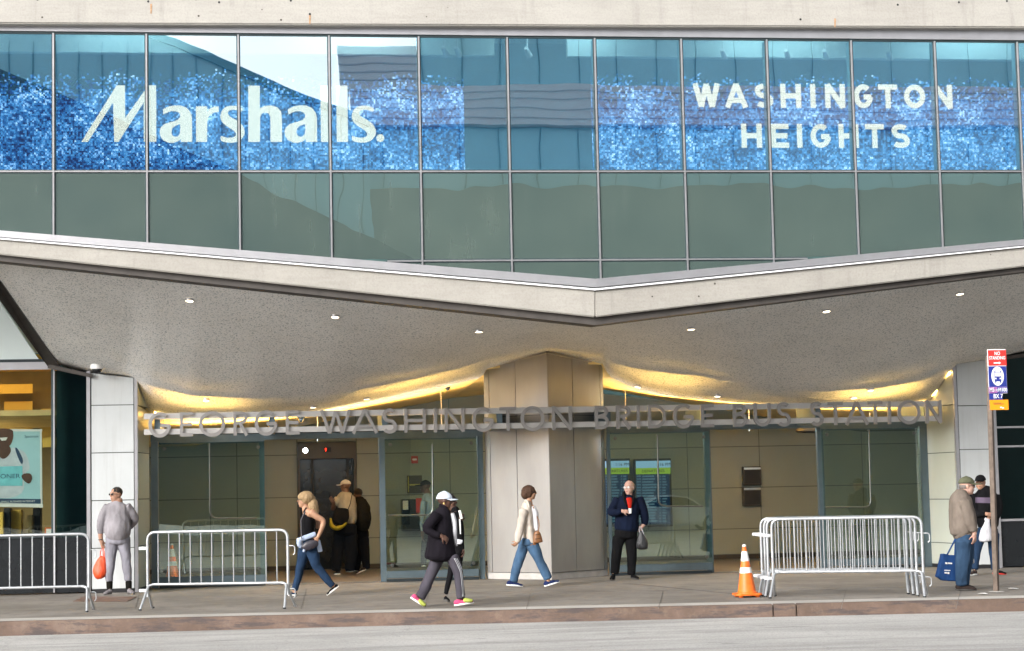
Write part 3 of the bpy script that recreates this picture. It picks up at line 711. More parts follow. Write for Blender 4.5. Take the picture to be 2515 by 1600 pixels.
# shop interior
mb = MB(); mb.box((a0-2, SY+3.2, 0), (a2+.1, SY+3.3, 4.2)); part(mb, 'shop_wall', 'shop_brown')
mb = MB(); mb.box((a0-2, SY+.12, 4.05), (a2, SY+3.2, 4.15)); part(mb, 'shop_ceiling', 'shop_yellow')
mb = MB(); mb.box((a2-.03, SY+.3, 0), (a2+.1, SY+3.2, 4.1)); part(mb, 'shop_side_wall', 'shop_brown')
mb = MB()
for (xa, ya, xb, yb, dd) in ((10, 945, 76, 1060, 3.0), (96, 962, 130, 1040, 3.0), (-40, 905, 76, 925, 2.6), (100, 1030, 132, 1052, 1.6)):
    p, q = U(xa, ya, SY+dd), U(xb, yb, SY+dd); mb.box(p, q+Vector((0, .06, 0)))
part(mb, 'shop_display_panel', 'shop_yellow')
mb = MB(); mb.box((a0-1.5, SY+1.4, 4.0), (a1, SY+1.55, 4.04)); part(mb, 'shop_lamp', 'lamp_shop')
mb = MB(); mb.box((a0-1.5, SY+2.6, 2.2), (a1-1.3, SY+2.7, 2.24)); part(mb, 'shop_lamp', 'lamp_shop')
for (xa, ya, xb, yb, mt_, dd) in ((-20, 1205, 8, 1262, 'shop_yellow', .9), (24, 1200, 50, 1262, 'shop_yellow', 1.2), (64, 1212, 76, 1262, 'shop_brown', .8), (9, 1195, 23, 1262, 'black', 1.0), (77, 1195, 95, 1262, 'black', 1.1)):
    mb = MB(); p, q = U(xa, ya, SY+dd), U(xb, yb, SY+dd); mb.box(p, Vector((q.x, q.y+.3, .4))); part(mb, 'display_stand', mt_, bevel=.01)
# ---- right dark glazing
b0, b1 = rp1.x+.09, U(2560, 1300, FY).x
zr = zat(2385, 1222, SY)
mb = MB(); mb.box((b0, SY, .02), (b1, SY+.05, zr-.03)); part(mb, 'dark_stallriser', 'black_panel')
mb = MB(); mb.box((b0, SY-.03, zr-.03), (b1, SY+.04, zr+.012)); part(mb, 'window_sill', 'alu')
mb = MB(); mb.box((b0, SY+.005, zr+.012), (b1, SY+.02, zat(2380, 838, SY))); part(mb, 'dark_window', 'glass_dark')
for y in (1005, 1050):
    mb = MB(); z = zat(2380, y, SY); mb.box((b0, SY-.03, z-.018), (b1, SY+.03, z+.018)); part(mb, 'window_bar', 'alu')
mb = MB(); mb.box((b0-.1, SY+.3, 0), (b1, SY+.4, 4.6)); part(mb, 'dark_backing', 'dark_wall')
# rear mass so that nothing shows through
mb = MB(); mb.box((-16, IY+.5, 0), (26, IY+1, 11.5)); part(mb, 'rear_wall', 'dark_wall')
mb = MB(); mb.box((-16, GY+.1, 6.0), (26, GY+3.6, 6.1)); part(mb, 'floor_slab', 'concrete')

# ---- upper sales floor behind the glass
RY = 32.6
mb = MB(); mb.box((-12, RY, 6.3), (20, RY+.1, 9.4)); part(mb, 'sales_floor_wall', 'teal_wall')
mb = MB(); mb.box((-12, GY+.2, ZM-.12), (20, RY, ZM-.02)); part(mb, 'sales_floor_slab', 'teal_wall')
mb = MB(); mb.box((-12, GY+.95, zat(1204, 131, GY+.95)), (U(1163, 131, GY+.95).x, GY+1.1, 9.3)); part(mb, 'ceiling_bulkhead', 'room_white')
mb = MB(); mb.box((U(1335, 131, GY+.95).x, GY+.95, zat(1204, 131, GY+.95)), (20, GY+1.1, 9.3)); part(mb, 'ceiling_bulkhead', 'room_white')
mb = MB(); mb.box((-12, GY+.2, 9.35), (20, RY, 9.45)); part(mb, 'sales_ceiling', 'room_white')
for x in (-5.5, -2, 1.5, 5, 8.5, 12, 15.5):
    mb = MB(); mb.box((x-.9, GY+.35, 9.28), (x+.9, GY+.5, 9.31)); part(mb, 'ceiling_tube', 'lamp_room')
for x, wh in zip((U(1045, 100, GY+.8).x, U(1075, 100, GY+.8).x, U(1240, 105, GY+.8).x, U(1700, 105, GY+.8).x, U(1800, 105, GY+.8).x, U(1850, 105, GY+.8).x, U(1940, 105, GY+.8).x, U(2090, 105, GY+.8).x), ('first', 'second', 'third', 'fourth', 'fifth', 'sixth', 'seventh', 'last')):
    s_ = thing('track_spotlight', (x, GY+.8, 8.9), 'small white spotlight behind the upper glass, %s from the left of eight' % wh, 'spotlight', 'track spotlights behind the upper glass')
    mb = MB(); mb.tube([(x, GY+.8, 9.28), (x, GY+.8, 8.86)], .012, 8); mb.build('stem', MT['white'], s_)
    mb = MB(); mb.tube([(x-.03, GY+.76, 8.84), (x+.05, GY+.9, 8.74)], [.035, .055], 12); mb.build('lamp_head', MT['white'], s_, smooth=True)

# ================================================================== GRAPHICS AND LETTERS
def chaikin(P, n=1):
    P = [Vector(p) for p in P]
    for _ in range(n):
        Q = []
        for i in range(len(P)):
            a_, b_ = P[i], P[(i+1) % len(P)]; Q += [a_*.75+b_*.25, a_*.25+b_*.75]
        P = Q
    return P
def face_mesh(loops, to3, depth, name, mat, parent):
    "flat letter with holes: loops of 2-D points"
    tris = tessellate_polygon([[Vector((p[0], p[1], 0)) for p in lp] for lp in loops])
    flat = [p for lp in loops for p in lp]; mb = MB()
    A_ = [to3(p) for p in flat]; off = Vector((0, depth, 0)); n = len(A_)
    mb.v = A_+[p+off for p in A_]; mb.f = [list(t) for t in tris]+[[n+i for i in reversed(t)] for t in tris]
    k = 0
    for lp in loops:
        m_ = len(lp)
        for i in range(m_): mb.f.append([k+i, k+(i+1) % m_, n+k+(i+1) % m_, n+k+i])
        k += m_
    return mb.build(name, MT[mat], parent)
def arc(cx, cy, rx, ry, a0, a1, n=14):
    return [(cx+rx*math.cos(math.radians(a0+(a1-a0)*i/n)), cy+ry*math.sin(math.radians(a0+(a1-a0)*i/n))) for i in range(n+1)]
def glyph(ch, w_, t):
    "strokes in a box w_ x 1; t stroke thickness"
    h = t/2; a_, b_ = h, w_-h; lo, hi = h, 1-h
    r = (w_-t)/2; cx = w_/2; ry = (1-t)/2
    return {
     'I': [[(cx, 0), (cx, 1)]], 'T': [[(0, hi), (w_, hi)], [(cx, 0), (cx, hi)]], 'L': [[(a_, 0), (a_, 1)], [(a_, lo), (w_, lo)]],
     'H': [[(a_, 0), (a_, 1)], [(b_, 0), (b_, 1)], [(a_, .5), (b_, .5)]], 'E': [[(a_, 0), (a_, 1)], [(a_, hi), (w_, hi)], [(a_, .5), (w_*.92, .5)], [(a_, lo), (w_, lo)]],
     'N': [[(a_, 0), (a_, 1)], [(b_, 0), (b_, 1)], [(a_*.95, .985), (b_*1.02, .015)]],
     'A': [[(a_*.8, 0), (cx, .985)], [(cx, .985), (w_-a_*.8, 0)], [(w_*.22, .30), (w_*.78, .30)]],
     'W': [[(a_*.7, 1), (w_*.29, .03)], [(w_*.29, .03), (cx, .97)], [(cx, .97), (w_*.71, .03)], [(w_*.71, .03), (w_-a_*.7, 1)]],
     'O': [arc(cx, .5, r, ry, 0, 360, 40)], 'U': [[(a_, 1), (a_, .35)]+[(x, y) for x, y in arc(cx, .33+0*h, r, .33-h, 180, 360, 16)]+[(b_, .35), (b_, 1)]],
     'G': [arc(cx, .5, r, ry, 48, 345, 30)+[(b_, .47)], [(b_+h*.4, .47), (cx+.02, .47)]],
     'D': [[(a_, 0), (a_, 1)], [(a_, hi), (w_*.4, hi)]+arc(w_*.4, .5, w_*.6-h, .5-h, 90, -90, 22)+[(a_, lo)]],
     'R': [[(a_, 0), (a_, 1)], [(a_, hi), (w_*.5, hi)]+arc(w_*.5, .74, w_*.48-h, .26-h, 90, -90, 14)+[(a_, .5)], [(w_*.45, .5), (w_-h*.9, 0)]],
     'B': [[(a_, 0), (a_, 1)], [(a_, hi), (w_*.5, hi)]+arc(w_*.5, .755, w_*.44-h, .245-h, 90, -90, 14)+[(a_, .52)], [(a_, .52), (w_*.52, .52)]+arc(w_*.52, .26+h*.5, w_*.48-h, .26-h*.5, 90, -90, 14)+[(a_, lo)]],
     'S': [arc(cx, .74, r*.92, .26-h, 35, 180, 10)[:-1]+[(a_+r*.08, .72)]+arc(cx, .74, r*.92, .24, 190, 262, 6)+arc(cx, .26, r, .25, 80, 0, 7)+arc(cx, .26, r, .26-h, 0, -148, 12)],
    }[ch]
def stroke_letter(ch, p0, wd, ht, t, depth, name, mat, parent, zoff=0.):
    "letter with lower left corner p0 in an X-Z plane; strokes are set 1 mm apart in depth so no faces coincide"
    mb = MB(); sg = wd/ht
    for k, line in enumerate(glyph(ch, sg, t)):
        P = [Vector(q) for q in line]; closed = (P[0]-P[-1]).length < 1e-4
        if closed: P = P[:-1]
        n = len(P); Lf, Rt = [], []
        for i in range(n):
            a_ = P[i-1] if (i or closed) else P[i]; b_ = P[(i+1) % n] if (i < n-1 or closed) else P[i]
            d1 = (P[i]-a_); d2 = (b_-P[i]); d1 = d1.normalized() if d1.length else d2.normalized(); d2 = d2.normalized() if d2.length else d1
            tt = (d1+d2); tt = tt.normalized() if tt.length > 1e-3 else d1
            nn = Vector((-tt.y, tt.x)); sc = 1/max(.5, math.sqrt(max(0, (1+d1.dot(d2))/2)))
            Lf.append(P[i]+nn*t/2*sc); Rt.append(P[i]-nn*t/2*sc)
        y0 = p0.y - .0012*k; off = Vector((0, depth+.0024*k, 0))
        W3 = lambda q: Vector((p0.x+q.x*ht, y0, p0.z+q.y*ht))
        for i in range(n if closed else n-1):
            j = (i+1) % n; base = len(mb.v)
            q = [W3(Rt[i]), W3(Rt[j]), W3(Lf[j]), W3(Lf[i])]
            mb.v += q+[x+off for x in q]
            mb.f += [[base, base+1, base+2, base+3], [base+7, base+6, base+5, base+4], [base, base+4, base+5, base+1], [base+3, base+2, base+6, base+7]]
            if not closed and i == 0: mb.f.append([base, base+3, base+7, base+4])
            if not closed and i == n-2: mb.f.append([base+1, base+5, base+6, base+2])
    return mb.build(name, MT[mat], parent)

# backlit mosaic panels with shop lettering
PY = GY+.24
gz0 = ZM+.02
for x0, x1, lab in ((-150, 1092, 'wide blue mosaic screen behind the upper glass on the left carrying the cream store name'), (1392, 2560, 'blue mosaic screen behind the upper right glass with two lines of cream capitals')):
    sg_ = thing('window_graphic', (U(x0, 300, PY).x, PY, gz0), lab, 'window graphic')
    p, q = U(x0, 300, PY).x, U(x1, 300, PY).x
    mb = MB(); mb.slab([(p, PY, gz0), (q, PY, gz0), (q, PY, 8.5), (p, PY, 8.5)], (0, .006, 0)); mb.build('mosaic_panel', MT['mosaic'], sg_)
    LY = PY-.03
    def T1(p_): return U((180+p_[0]*.1661)/K, (190+p_[1]*.1661)/K, LY)
    if x0 < 0:
        def lt(loops): face_mesh(loops, T1, .012, 'letter', 'letter_cream', sg_)
        sh = lambda P, dx: [(a_+dx, b_) for a_, b_ in P]
        lt([[(120,955),(640,120),(762,120),(768,600),(1110,120),(1225,120),(1228,955),(1042,955),(1040,370),(668,955),(605,955),(588,370),(215,955)]])
        aO = [(1330,550),(1325,475),(1400,435),(1500,415),(1600,420),(1680,455),(1735,520),(1755,600),(1758,955),(1590,955),(1590,915),(1540,950),(1470,970),(1400,965),(1330,930),(1285,870),(1275,800),(1295,740),(1340,700),(1400,675),(1480,655),(1545,630),(1580,590),(1580,555),(1555,520),(1510,500),(1450,500),(1390,520)]
        aH = [(1580,690),(1510,715),(1465,750),(1450,810),(1465,860),(1500,880),(1540,875),(1575,840),(1582,780)]
        rO = [(1812,430),(1978,430),(1978,505),(2020,460),(2080,435),(2152,428),(2152,512),(2080,520),(2020,560),(1985,620),(1980,700),(1978,955),(1815,955)]
        sO = [(2155,515),(2160,455),(2090,430),(2000,418),(1910,435),(1850,490),(1825,570),(1840,640),(1890,700),(1970,750),(2040,800),(2065,840),(2045,880),(1980,897),(1900,890),(1835,860),(1830,935),(1900,960),(1990,970),(2080,955),(2150,910),(2190,840),(2185,760),(2140,690),(2060,630),(1970,585),(1940,545),(1945,505),(1985,480),(2060,480)]
        hO = [(300,125),(470,125),(470,460),(540,425),(640,415),(730,445),(785,510),(797,600),(800,955),(628,955),(625,590),(600,535),(550,520),(500,535),(475,590),(472,955),(300,955)]
        lt([aO, aH]); lt([rO]); lt([[tuple(p_) for p_ in chaikin(sh(sO, 345), 1)]]); lt([sh(hO, 2288)]); lt([sh(aO, 1848), sh(aH, 1848)])
        lt([sh([(1365,125),(1535,125),(1540,955),(1375,955)], 2288)]); lt([sh([(1600,125),(1765,125),(1775,955),(1608,955)], 2288)])
        lt([[tuple(p_) for p_ in chaikin(sh(sO, 2288), 1)]]); lt([arc(2253+2288, 900, 58, 58, 0, 345, 23)])
    else:
        R3 = lambda x, y: ((1680+x*.2907)/K, (180+y*.2907)/K)
        for word, y0, y1, xs_ in (('WASHINGTON', 88, 292, ((85,303),(352,540),(600,758),(820,993),(1070,1117),(1198,1365),(1440,1600),(1648,1808),(1865,2042),(2140,2272))), ('HEIGHTS', 425, 629, ((490,662),(738,890),(958,1005),(1075,1245),(1312,1480),(1538,1695),(1757,1912)))):
            for ch, (xa, xb) in zip(word, xs_):
                if ch == 'N' and xa == 2140: xa = 2108
                mx_ = (xa+xb)/2; pa = U(*R3(xa, y1), LY); pb = U(*R3(xb, y1), LY)
                zb = U(*R3(1200, y1+1), LY).z + 0; zt3 = U(*R3(1200, y0+4), LY).z
                wd = pb.x-pa.x
                if ch == 'I': wd = .21*(zt3-zb); pa.x = (pa.x+pb.x)/2-wd/2
                stroke_letter(ch, Vector((pa.x, LY, zb)), wd, zt3-zb, .215, .012, 'letter', 'letter_cream', sg_)

# station name on two rails
SGY = 33.75
bz = zat(430, 1027, SGY); ht = zat(430, 970, SGY)-bz
sg = thing('station_sign', (U(340, 1000, SGY).x, SGY, bz), 'long sign of thin brushed metal capitals on two horizontal rails above the doors', 'sign')
x0, x1 = U(338, 1000, SGY).x, U(2216, 970, SGY).x
for f0, f1 in ((.735, .98), (.10, .33)):
    mb = MB(); mb.box((x0, SGY+.05, bz+ht*f0), (x1, SGY+.10, bz+ht*f1)); mb.build('rail', MT['alu_sign'] if 'alu_sign' in MT else plain('alu_sign', (.54, .52, .50), .42, .55, .5, .06, 6, .05), sg, bevel=.003)
for xd in (370, 640, 905, 1175, 1430, 1655, 1925, 2180):
    p = U(xd, 1000, SGY+.1).x; mb = MB(); mb.box((p-.05, SGY+.101, bz+ht*.12), (p+.05, DY-.08, bz+ht*.95)) ; mb.build('bracket', MT['door_metal'], sg)
plain('sign_letter', (.32, .305, .295), .45, .55, .5, .08, 6, .05)
for xa_, xb_ in ((368, 540), (880, 1060), (1500, 1660), (2010, 2172)):
    mb = MB(); mb.box((U(xa_, 1000, SGY).x, SGY+.101, bz+ht*.14), (U(xb_, 1000, SGY).x, SGY+.15, bz+ht*.20)); ul_ = mb.build('uplight', MT['sign_uplight'], sg); ua, ub = U(xa_, 1000, SGY).x-.01, U(xb_, 1000, SGY).x+.01; mb = MB(); mb.box((ua, SGY+.101, bz+ht*.11), (ub, SGY+.17, bz+ht*.139)); mb.box((ua, SGY+.155, bz+ht*.14), (ub, SGY+.17, bz+ht*.24)); mb.build('trough', MT['door_metal'], ul_)  # added strips hidden behind the lower rail to gild the soffit, with shields
words = 'GEORGE WASHINGTON BRIDGE BUS STATION'.replace(' ', '')
xsL = [(349,402),(423,454),(468,530),(549,584),(599,653),(672,705),(754,826),(828,889),(899,934),(951,1002),(1020,1030),(1046,1093),(1111,1162),(1175,1215),(1225,1281),(1299,1346),(1400,1433),(1450,1485),(1498,1508),(1525,1567),(1584,1633),(1649,1680),(1725,1758),(1774,1814),(1828,1861),(1906,1938),(1949,1984),(1989,2044),(2043,2077),(2089,2098),(2112,2166),(2178,2216)]
for ch, (xa, xb) in zip(words, xsL):
    ym = 1028-(xa-400)*.0178
    pa, pb = U(xa, ym, SGY), U(xb, ym, SGY); big = ch in 'GOS'
    h_ = ht*(1.06 if big else 1.0); z = bz-(ht*.03 if big else 0)
    wd = pb.x-pa.x
    stroke_letter(ch, Vector((pa.x, SGY, z)), wd if ch != 'I' else .155*ht, h_, .135, .05, 'letter', 'sign_letter', sg)
# ================================================================== FIXTURES AND STREET FURNITURE
def downlight(x, y, label, r=.065):
    p, n = on_soffit(x, y)
    if p is None: return
    if n.z > 0: n = -n
    n = (n*.55+Vector((0, 0, -1))*.45).normalized(); p = p+n*.024
    t = thing('ceiling_downlight', p, label, 'ceiling light', 'recessed downlights in the canopy soffit')
    mb = MB(); mb.lathe(p, [(r*1.0, .004), (r*1.1, .005), (r*1.12, -.03), (r*1.0, -.03)], 24, n); mb.build('trim_ring', MT['alu'], t, smooth=True)
    mb = MB(); mb.lathe(p+n*.004, [(0, 0), (r, 0)], 24, n); mb.build('lens', MT['lamp_warm'], t)
for x, y, lab in ((446, 705, 'round lit downlight, the leftmost in the speckled canopy soffit'),
        (788, 743, 'round lit downlight in the front row of the left soffit, second from the left'),
        (1126, 778, 'round lit downlight of the left soffit nearest the canopy apex'),
        (1625, 772, 'round lit downlight of the right soffit nearest the canopy apex'),
        (1943, 730, 'round lit downlight in the front row of the right soffit, the middle one'),
        (2257, 689, 'round lit downlight, the rightmost in the speckled canopy soffit'),
        (485, 940, 'round lit downlight above the first letters of the station sign'),
        (736, 956, 'thin glowing downlight just above the gap between the first two sign words'),
        (862, 936, 'thin glowing downlight in the lit part of the soffit left of the pillar'),
        (1500, 908, 'thin glowing downlight in the yellow lit soffit just right of the pillar'),
        (1687, 930, 'thin glowing downlight above the third word of the sign'),
        (2047, 916, 'round lit downlight above the last word of the sign'),
        (2008, 934, 'small dim downlight at the rear of the right soffit above the sign')):
    downlight(x, y, lab, .055 if y > 800 else .062)

# dome camera on the white pillar, black cameras behind the sign
c = U(228, 866, FY-.25)
t = thing('security_camera', c, 'white dome security camera at the top of the left white pillar', 'security camera')
mb = MB(); mb.lathe(c, [(0, .16), (.07, .16), (.11, .12), (.115, .0), (.105, -.02), (.10, -.02)], 24); mb.build('housing', MT['white'], t, smooth=True)
mb = MB(); mb.ell(c-Vector((0, 0, .02)), (.085, .085, .085)); mb.build('dome', MT['black_panel'], t, smooth=True)
mb = MB(); mb.tube(fillet([c+Vector((.1, .02, .06)), c+Vector((.22, .08, .14)), c+Vector((.24, .2, -.02)), c+Vector((.24, .26, -.05))], .08), .016); mb.build('arm', MT['alu'], t, smooth=True)
for x, y, lab in ((708, 988, 'black dome camera hanging behind the end of the first word of the station sign'), (1052, 914, 'dark round sensor on the yellow lit ceiling left of the pillar')):
    c = U(x, y, DY+.6)
    t = thing('ceiling_camera', c, lab, 'security camera')
    mb = MB(); mb.lathe(c, [(0, .14), (.09, .14), (.09, .06), (.07, .05), (.07, .03)], 20); mb.build('mount', MT['dark_metal'], t, smooth=True)
    mb = MB(); mb.ell(c+Vector((0, 0, .03)), (.055, .055, .07)); mb.build('dome', MT['black_panel'], t, smooth=True)
c = U(1900, 1012, DY+1.2)
t = thing('pendant_speaker', c, 'dark drum shaped fixture hanging behind the sign over the right doors', 'ceiling fixture')
mb = MB(); mb.lathe(c, [(0, -.05), (.2, -.05), (.24, -.02), (.17, .12), (.05, .16), (0, .16)], 24); mb.build('drum', MT['black'], t, smooth=True)
mb = MB(); mb.tube([c+Vector((0,0,.15)), c+Vector((0,0,.5))], .012); mb.build('rod', MT['black'], t)

def text(s_, loc, size, mat, parent, name='lettering', ext=.001, ax=1., rot=(math.pi/2, 0, 0), align='CENTER', bold=0.):
    cu = D.curves.new(name, 'FONT'); cu.body = s_; cu.size = size; cu.extrude = ext; cu.align_x = align; cu.align_y = 'CENTER'; cu.offset = bold
    o = D.objects.new(name, cu); COL.objects.link(o); o.rotation_euler = rot; o.location = loc; o.scale = (ax, 1, 1)
    dg = bpy.context.evaluated_depsgraph_get(); bpy.context.view_layer.update()
    me = D.meshes.new_from_object(o.evaluated_get(dg)); me.transform(o.matrix_world); D.objects.remove(o)
    me.materials.clear(); me.materials.append(MT[mat]); o = D.objects.new(name, me); COL.objects.link(o); adopt(o, parent); return o

# bus stop pole: square post, a stack of plates
by = G(2343, 1392).y; p0 = G(2343, 1392); ptop = U(2325, 850, by)
t = thing('bus_stop_sign', p0, 'brown square post at the kerb with red, blue and orange bus stop plates', 'bus stop sign')
mb = MB(); tp = Vector((p0.x+.035, by, U(2330, 838, by).z)); mb.bar(p0, tp, .034, .034); mb.build('post', MT['rust_post'], t, bevel=.004)
PYs = by-.05
def plate(x0, y0, x1, y1, mat, dy, name='plate', sk=0.012, bev=0):
    # plates lean with the post
    a_, b_ = U(x0, y0, PYs-dy), U(x1, y1, PYs-dy)
    lean = .0; mb = MB(); mb.slab([(a_.x+.01*0, PYs-dy, b_.z), (b_.x, PYs-dy, b_.z), (b_.x, PYs-dy, a_.z), (a_.x, PYs-dy, a_.z)], (0, .002, 0)); return mb.build(name, MT[mat], t)
plain('sign_red', (.70, .035, .03), .4, 0, .5, .04, 8, 0); plain('sign_blue', (.02, .035, .24), .4, 0, .5, .06, 8, 0); plain('sign_orange', (.85, .30, .01), .4, 0, .5, .05, 8, 0); plain('sign_purple', (.33, .10, .34), .4, 0, .5, .05, 8, 0); plain('sign_white', (.85, .85, .86), .4, 0, .5, .02, 8, 0)
plate(2321, 822, 2369, 925, 'sign_white', 0); plate(2323, 824, 2367, 860, 'sign_red', .003); plate(2324, 862, 2368, 910, 'sign_blue', .003)
plate(2325, 911, 2369, 924, 'sign_purple', .003); plate(2345, 911.5, 2370, 923.5, 'sign_blue', .006); plate(2326, 925, 2358, 940, 'sign_blue', .0)
plate(2327, 941, 2372, 964, 'sign_orange', .0)
YT = PYs-.008; px = (U(2400, 900, by)-U(2300, 900, by)).x/100
text('NO', U(2345, 832, YT), px*10.5, 'sign_white', t, 'lettering', ax=.8, bold=.001); text('STANDING', U(2345, 842.5, YT), px*10.5, 'sign_white', t, ax=.72, bold=.001)
a_ = U(2345, 854, YT); mb = MB(); mb.slab([a_+Vector((-8*px,0,-1.3*px)), a_+Vector((4*px,0,-1.3*px)), a_+Vector((4*px,0,-3.2*px)), a_+Vector((9*px,0,0)), a_+Vector((4*px,0,3.2*px)), a_+Vector((4*px,0,1.3*px)), a_+Vector((-8*px,0,1.3*px))], (0, .002, 0)); mb.build('arrow', MT['sign_white'], t)
a_ = U(2346, 885, YT+.002); mb = MB(); mb.slab([a_+Vector((math.cos(i/28*2*math.pi)*14.5*px, 0, math.sin(i/28*2*math.pi)*21.5*px)) for i in range(28)], (0, .002, 0)); mb.build('roundel', MT['sign_white'], t)
def glyph_box(x0, z0, x1, z1, mat, d=.002, cut=0):
    c_ = a_+Vector((0, -d, 0)); q = [(x0+cut, z0), (x1-cut, z0), (x1, z0+cut), (x1, z1-cut*1.5), (x1-cut*1.5, z1), (x0+cut*1.5, z1), (x0, z1-cut*1.5), (x0, z0+cut)]
    mb = MB(); mb.slab([c_+Vector((u*px, 0, v_*px)) for u, v_ in q], (0, .0015, 0)); mb.build('bus_symbol', MT[mat], t)
glyph_box(-7.5, -12, 8.5, 13, 'sign_blue', .002, 1.5); glyph_box(-6.3, -.5, 7.3, 8, 'sign_white', .004, .5); glyph_box(-5, 9.5, 6, 12, 'sign_white', .004, .3)
for u in (-6, 4.5): glyph_box(u, -7, u+2.6, -3.5, 'sign_white', .004, .4)
glyph_box(-6.5, -15, -3.5, -11, 'sign_blue', .0025, .3); glyph_box(4.5, -15, 7.5, -11, 'sign_blue', .0025, .3)
text('M5', U(2332.5, 917.5, YT-.002), px*12.5, 'sign_white', t, ax=.7, bold=.001); text('LTD', U(2343, 918.5, YT-.002), px*8, 'sign_white', t, ax=.6); text('M100', U(2358, 917.5, YT-.002), px*12.5, 'sign_white', t, ax=.72, bold=.001)
text('BX 7', U(2347, 932.5, YT-.001), px*13.5, 'sign_white', t, ax=.8, bold=.001)
mb = MB(); q = U(2352, 957, YT+.003); mb.box(q, q+Vector((4*px, .002, -3*px))); mb.box(q+Vector((4.5*px, 0, -1.6*px)), q+Vector((9*px, .002, -4*px))); mb.build('sticker', MT['sign_white'], t)
mb = MB(); q = U(2335, 948, YT+.003); mb.box(q, q+Vector((20*px, .002, -.8*px))); mb.box(q+Vector((2*px, 0, -2.4*px)), q+Vector((26*px, .002, -3.2*px))); mb.build('small_print', MT['brown_metal'], t)
mb = MB(); mb.lathe(p0, [(0, .012), (.08, .01), (.12, 0)], 14); mb.build('base_patch', MT['sidewalk_edge'], t)

# traffic cone
def cone(p, lean, label):
    t = thing('traffic_cone', p, label, 'traffic cone')
    A = Vector((lean, 0, 1)).normalized(); bz_ = Vector((0, 0, 0))
    mb = MB(); b_ = .19
    q = [Vector((x, y, .025)) for x, y in ((-b_, -b_+.05), (-b_+.05, -b_), (b_-.05, -b_), (b_, -b_+.05), (b_, b_-.05), (b_-.05, b_), (-b_+.05, b_), (-b_, b_-.05))]
    mb.slab([p+x for x in q], (0, 0, .03))
    for sx_ in (-1, 1):
        for sy_ in (-1, 1): mb.box(p+Vector((sx_*.12-.03, sy_*.12-.03, 0)), p+Vector((sx_*.12+.03, sy_*.12+.03, .03)))
    mb.build('base', MT['orange'], t, bevel=.005)
    R = lambda h: .135-.107*h/.66
    def seg(h0, h1, mat, nm, x=0): mb = MB(); mb.lathe(p+Vector((0, 0, .055)), [(R(h0)+x, h0), (R(h1)+x, h1)], 28, A); mb.build(nm, MT[mat], t, smooth=True)
    mb = MB(); mb.lathe(p+Vector((0, 0, .055)), [(.15, 0), (.148, .012), (R(.02), .02), (R(.66), .66), (R(.66)-.006, .672), (.012, .672)], 28, A); mb.build('body', MT['orange'], t, smooth=True)
    seg(.29, .37, 'cone_white', 'reflective_band', .003); seg(.46, .60, 'cone_white', 'reflective_band', .003)
    mb = MB(); mb.lathe(p+Vector((0, 0, .055)), [(.03, .668), (.027, .69), (.015, .70), (0, .70)], 16, A); mb.build('tip', MT['cone_white'], t, smooth=True)
cone(G(1757, 1404), -.03, 'orange traffic cone with two white bands standing at the kerb left of the stacked barriers')
cone(Vector((U(405, 1364, DY+1.2).x, DY+1.2, .005)), 0, 'faded traffic cone standing behind the left glass screen')

# steel crowd-control barriers
def barrier(p, W=2.17, H=1.11, ang=0.):
    t = thing('crowd_barrier', (0, 0, 0), 'x', 'barrier', 'galvanised barriers on the pavement')
    V_ = lambda x, y, z: Vector((x, y, z))
    mb = MB(); mb.tube(fillet([V_(.03, 0, .18), V_(.03, 0, H), V_(W-.03, 0, H), V_(W-.03, 0, .18)], .13, 7), .021, 10); mb.build('frame', MT['galv'], t, smooth=True)
    mb = MB(); mb.tube([V_(.1, 0, .355), V_(W-.1, 0, .355)], .020, 10); mb.build('bottom_rail', MT['galv'], t, smooth=True)
    for x, s_ in ((.03, -1), (W-.03, 1)):
        mb = MB(); mb.tube(fillet([V_(x-s_*.10, -.0, .355), V_(x-s_*.02, -.02, .34), V_(x+s_*.02, -.27, .0)], .05, 5), .019, 10); mb.build('leg', MT['galv'], t, smooth=True)
        mb = MB(); mb.tube(fillet([V_(x, 0, .26), V_(x, .05, .22), V_(x+.03*s_, .27, 0)], .05, 5), .019, 10); mb.build('leg', MT['galv'], t, smooth=True)
        for y in (-.27, .27):
            mb = MB(); mb.tube([V_(x+s_*.02, y, -.0), V_(x+s_*.02, y, .018)], .023, 10); mb.build('foot_cap', MT['black'], t)
    nb = 12
    for i in range(nb):
        x = .03+(W-.06)*(i+1)/(nb+1); mb = MB(); mb.tube([V_(x, 0, .357), V_(x, 0, H-.005)], .0085, 8); mb.build('bar', MT['galv'], t, smooth=True)
    for z in (.27, .88):
        mb = MB(); mb.box((-.10, -.012, z-.022), (.012, .012, z+.022)); mb.build('bracket', MT['galv'], t, bevel=.004)
        mb = MB(); mb.tube(fillet([V_(W-.02, 0, z), V_(W+.075, 0, z), V_(W+.075, 0, z-.11), V_(W+.05, 0, z-.13)], .04, 5), .008, 8); mb.build('hook', MT['galv'], t, smooth=True)
    t.location = p; t.rotation_euler = (0, 0, ang)
    return t
def place_barrier(o, pL, pR, label, lead=-.27, W=2.17):
    "front feet at ground points pL, pR"
    d_ = (pR-pL).normalized(); ang = math.atan2(d_.y, d_.x); n_ = Vector((-d_.y, d_.x, 0))
    mid_ = (pL+pR)/2; o.location = mid_ - d_*W/2 + n_*.27; o.rotation_euler = (0, 0, ang); o['label'] = label
    return o
pa, pb = G(330, 1436), G(668, 1432)
b0_ = barrier((0, 0, 0)); bpy.context.view_layer.update()
bars = [b0_]+[copy_tree(b0_) for _ in range(5)]
place_barrier(bars[0], pa, pb, 'galvanised crowd barrier standing alone in front of the left entrance glass')
place_barrier(bars[1], G(-141, 1448), G(193, 1440), 'galvanised crowd barrier cut off by the left edge in front of the shop window')
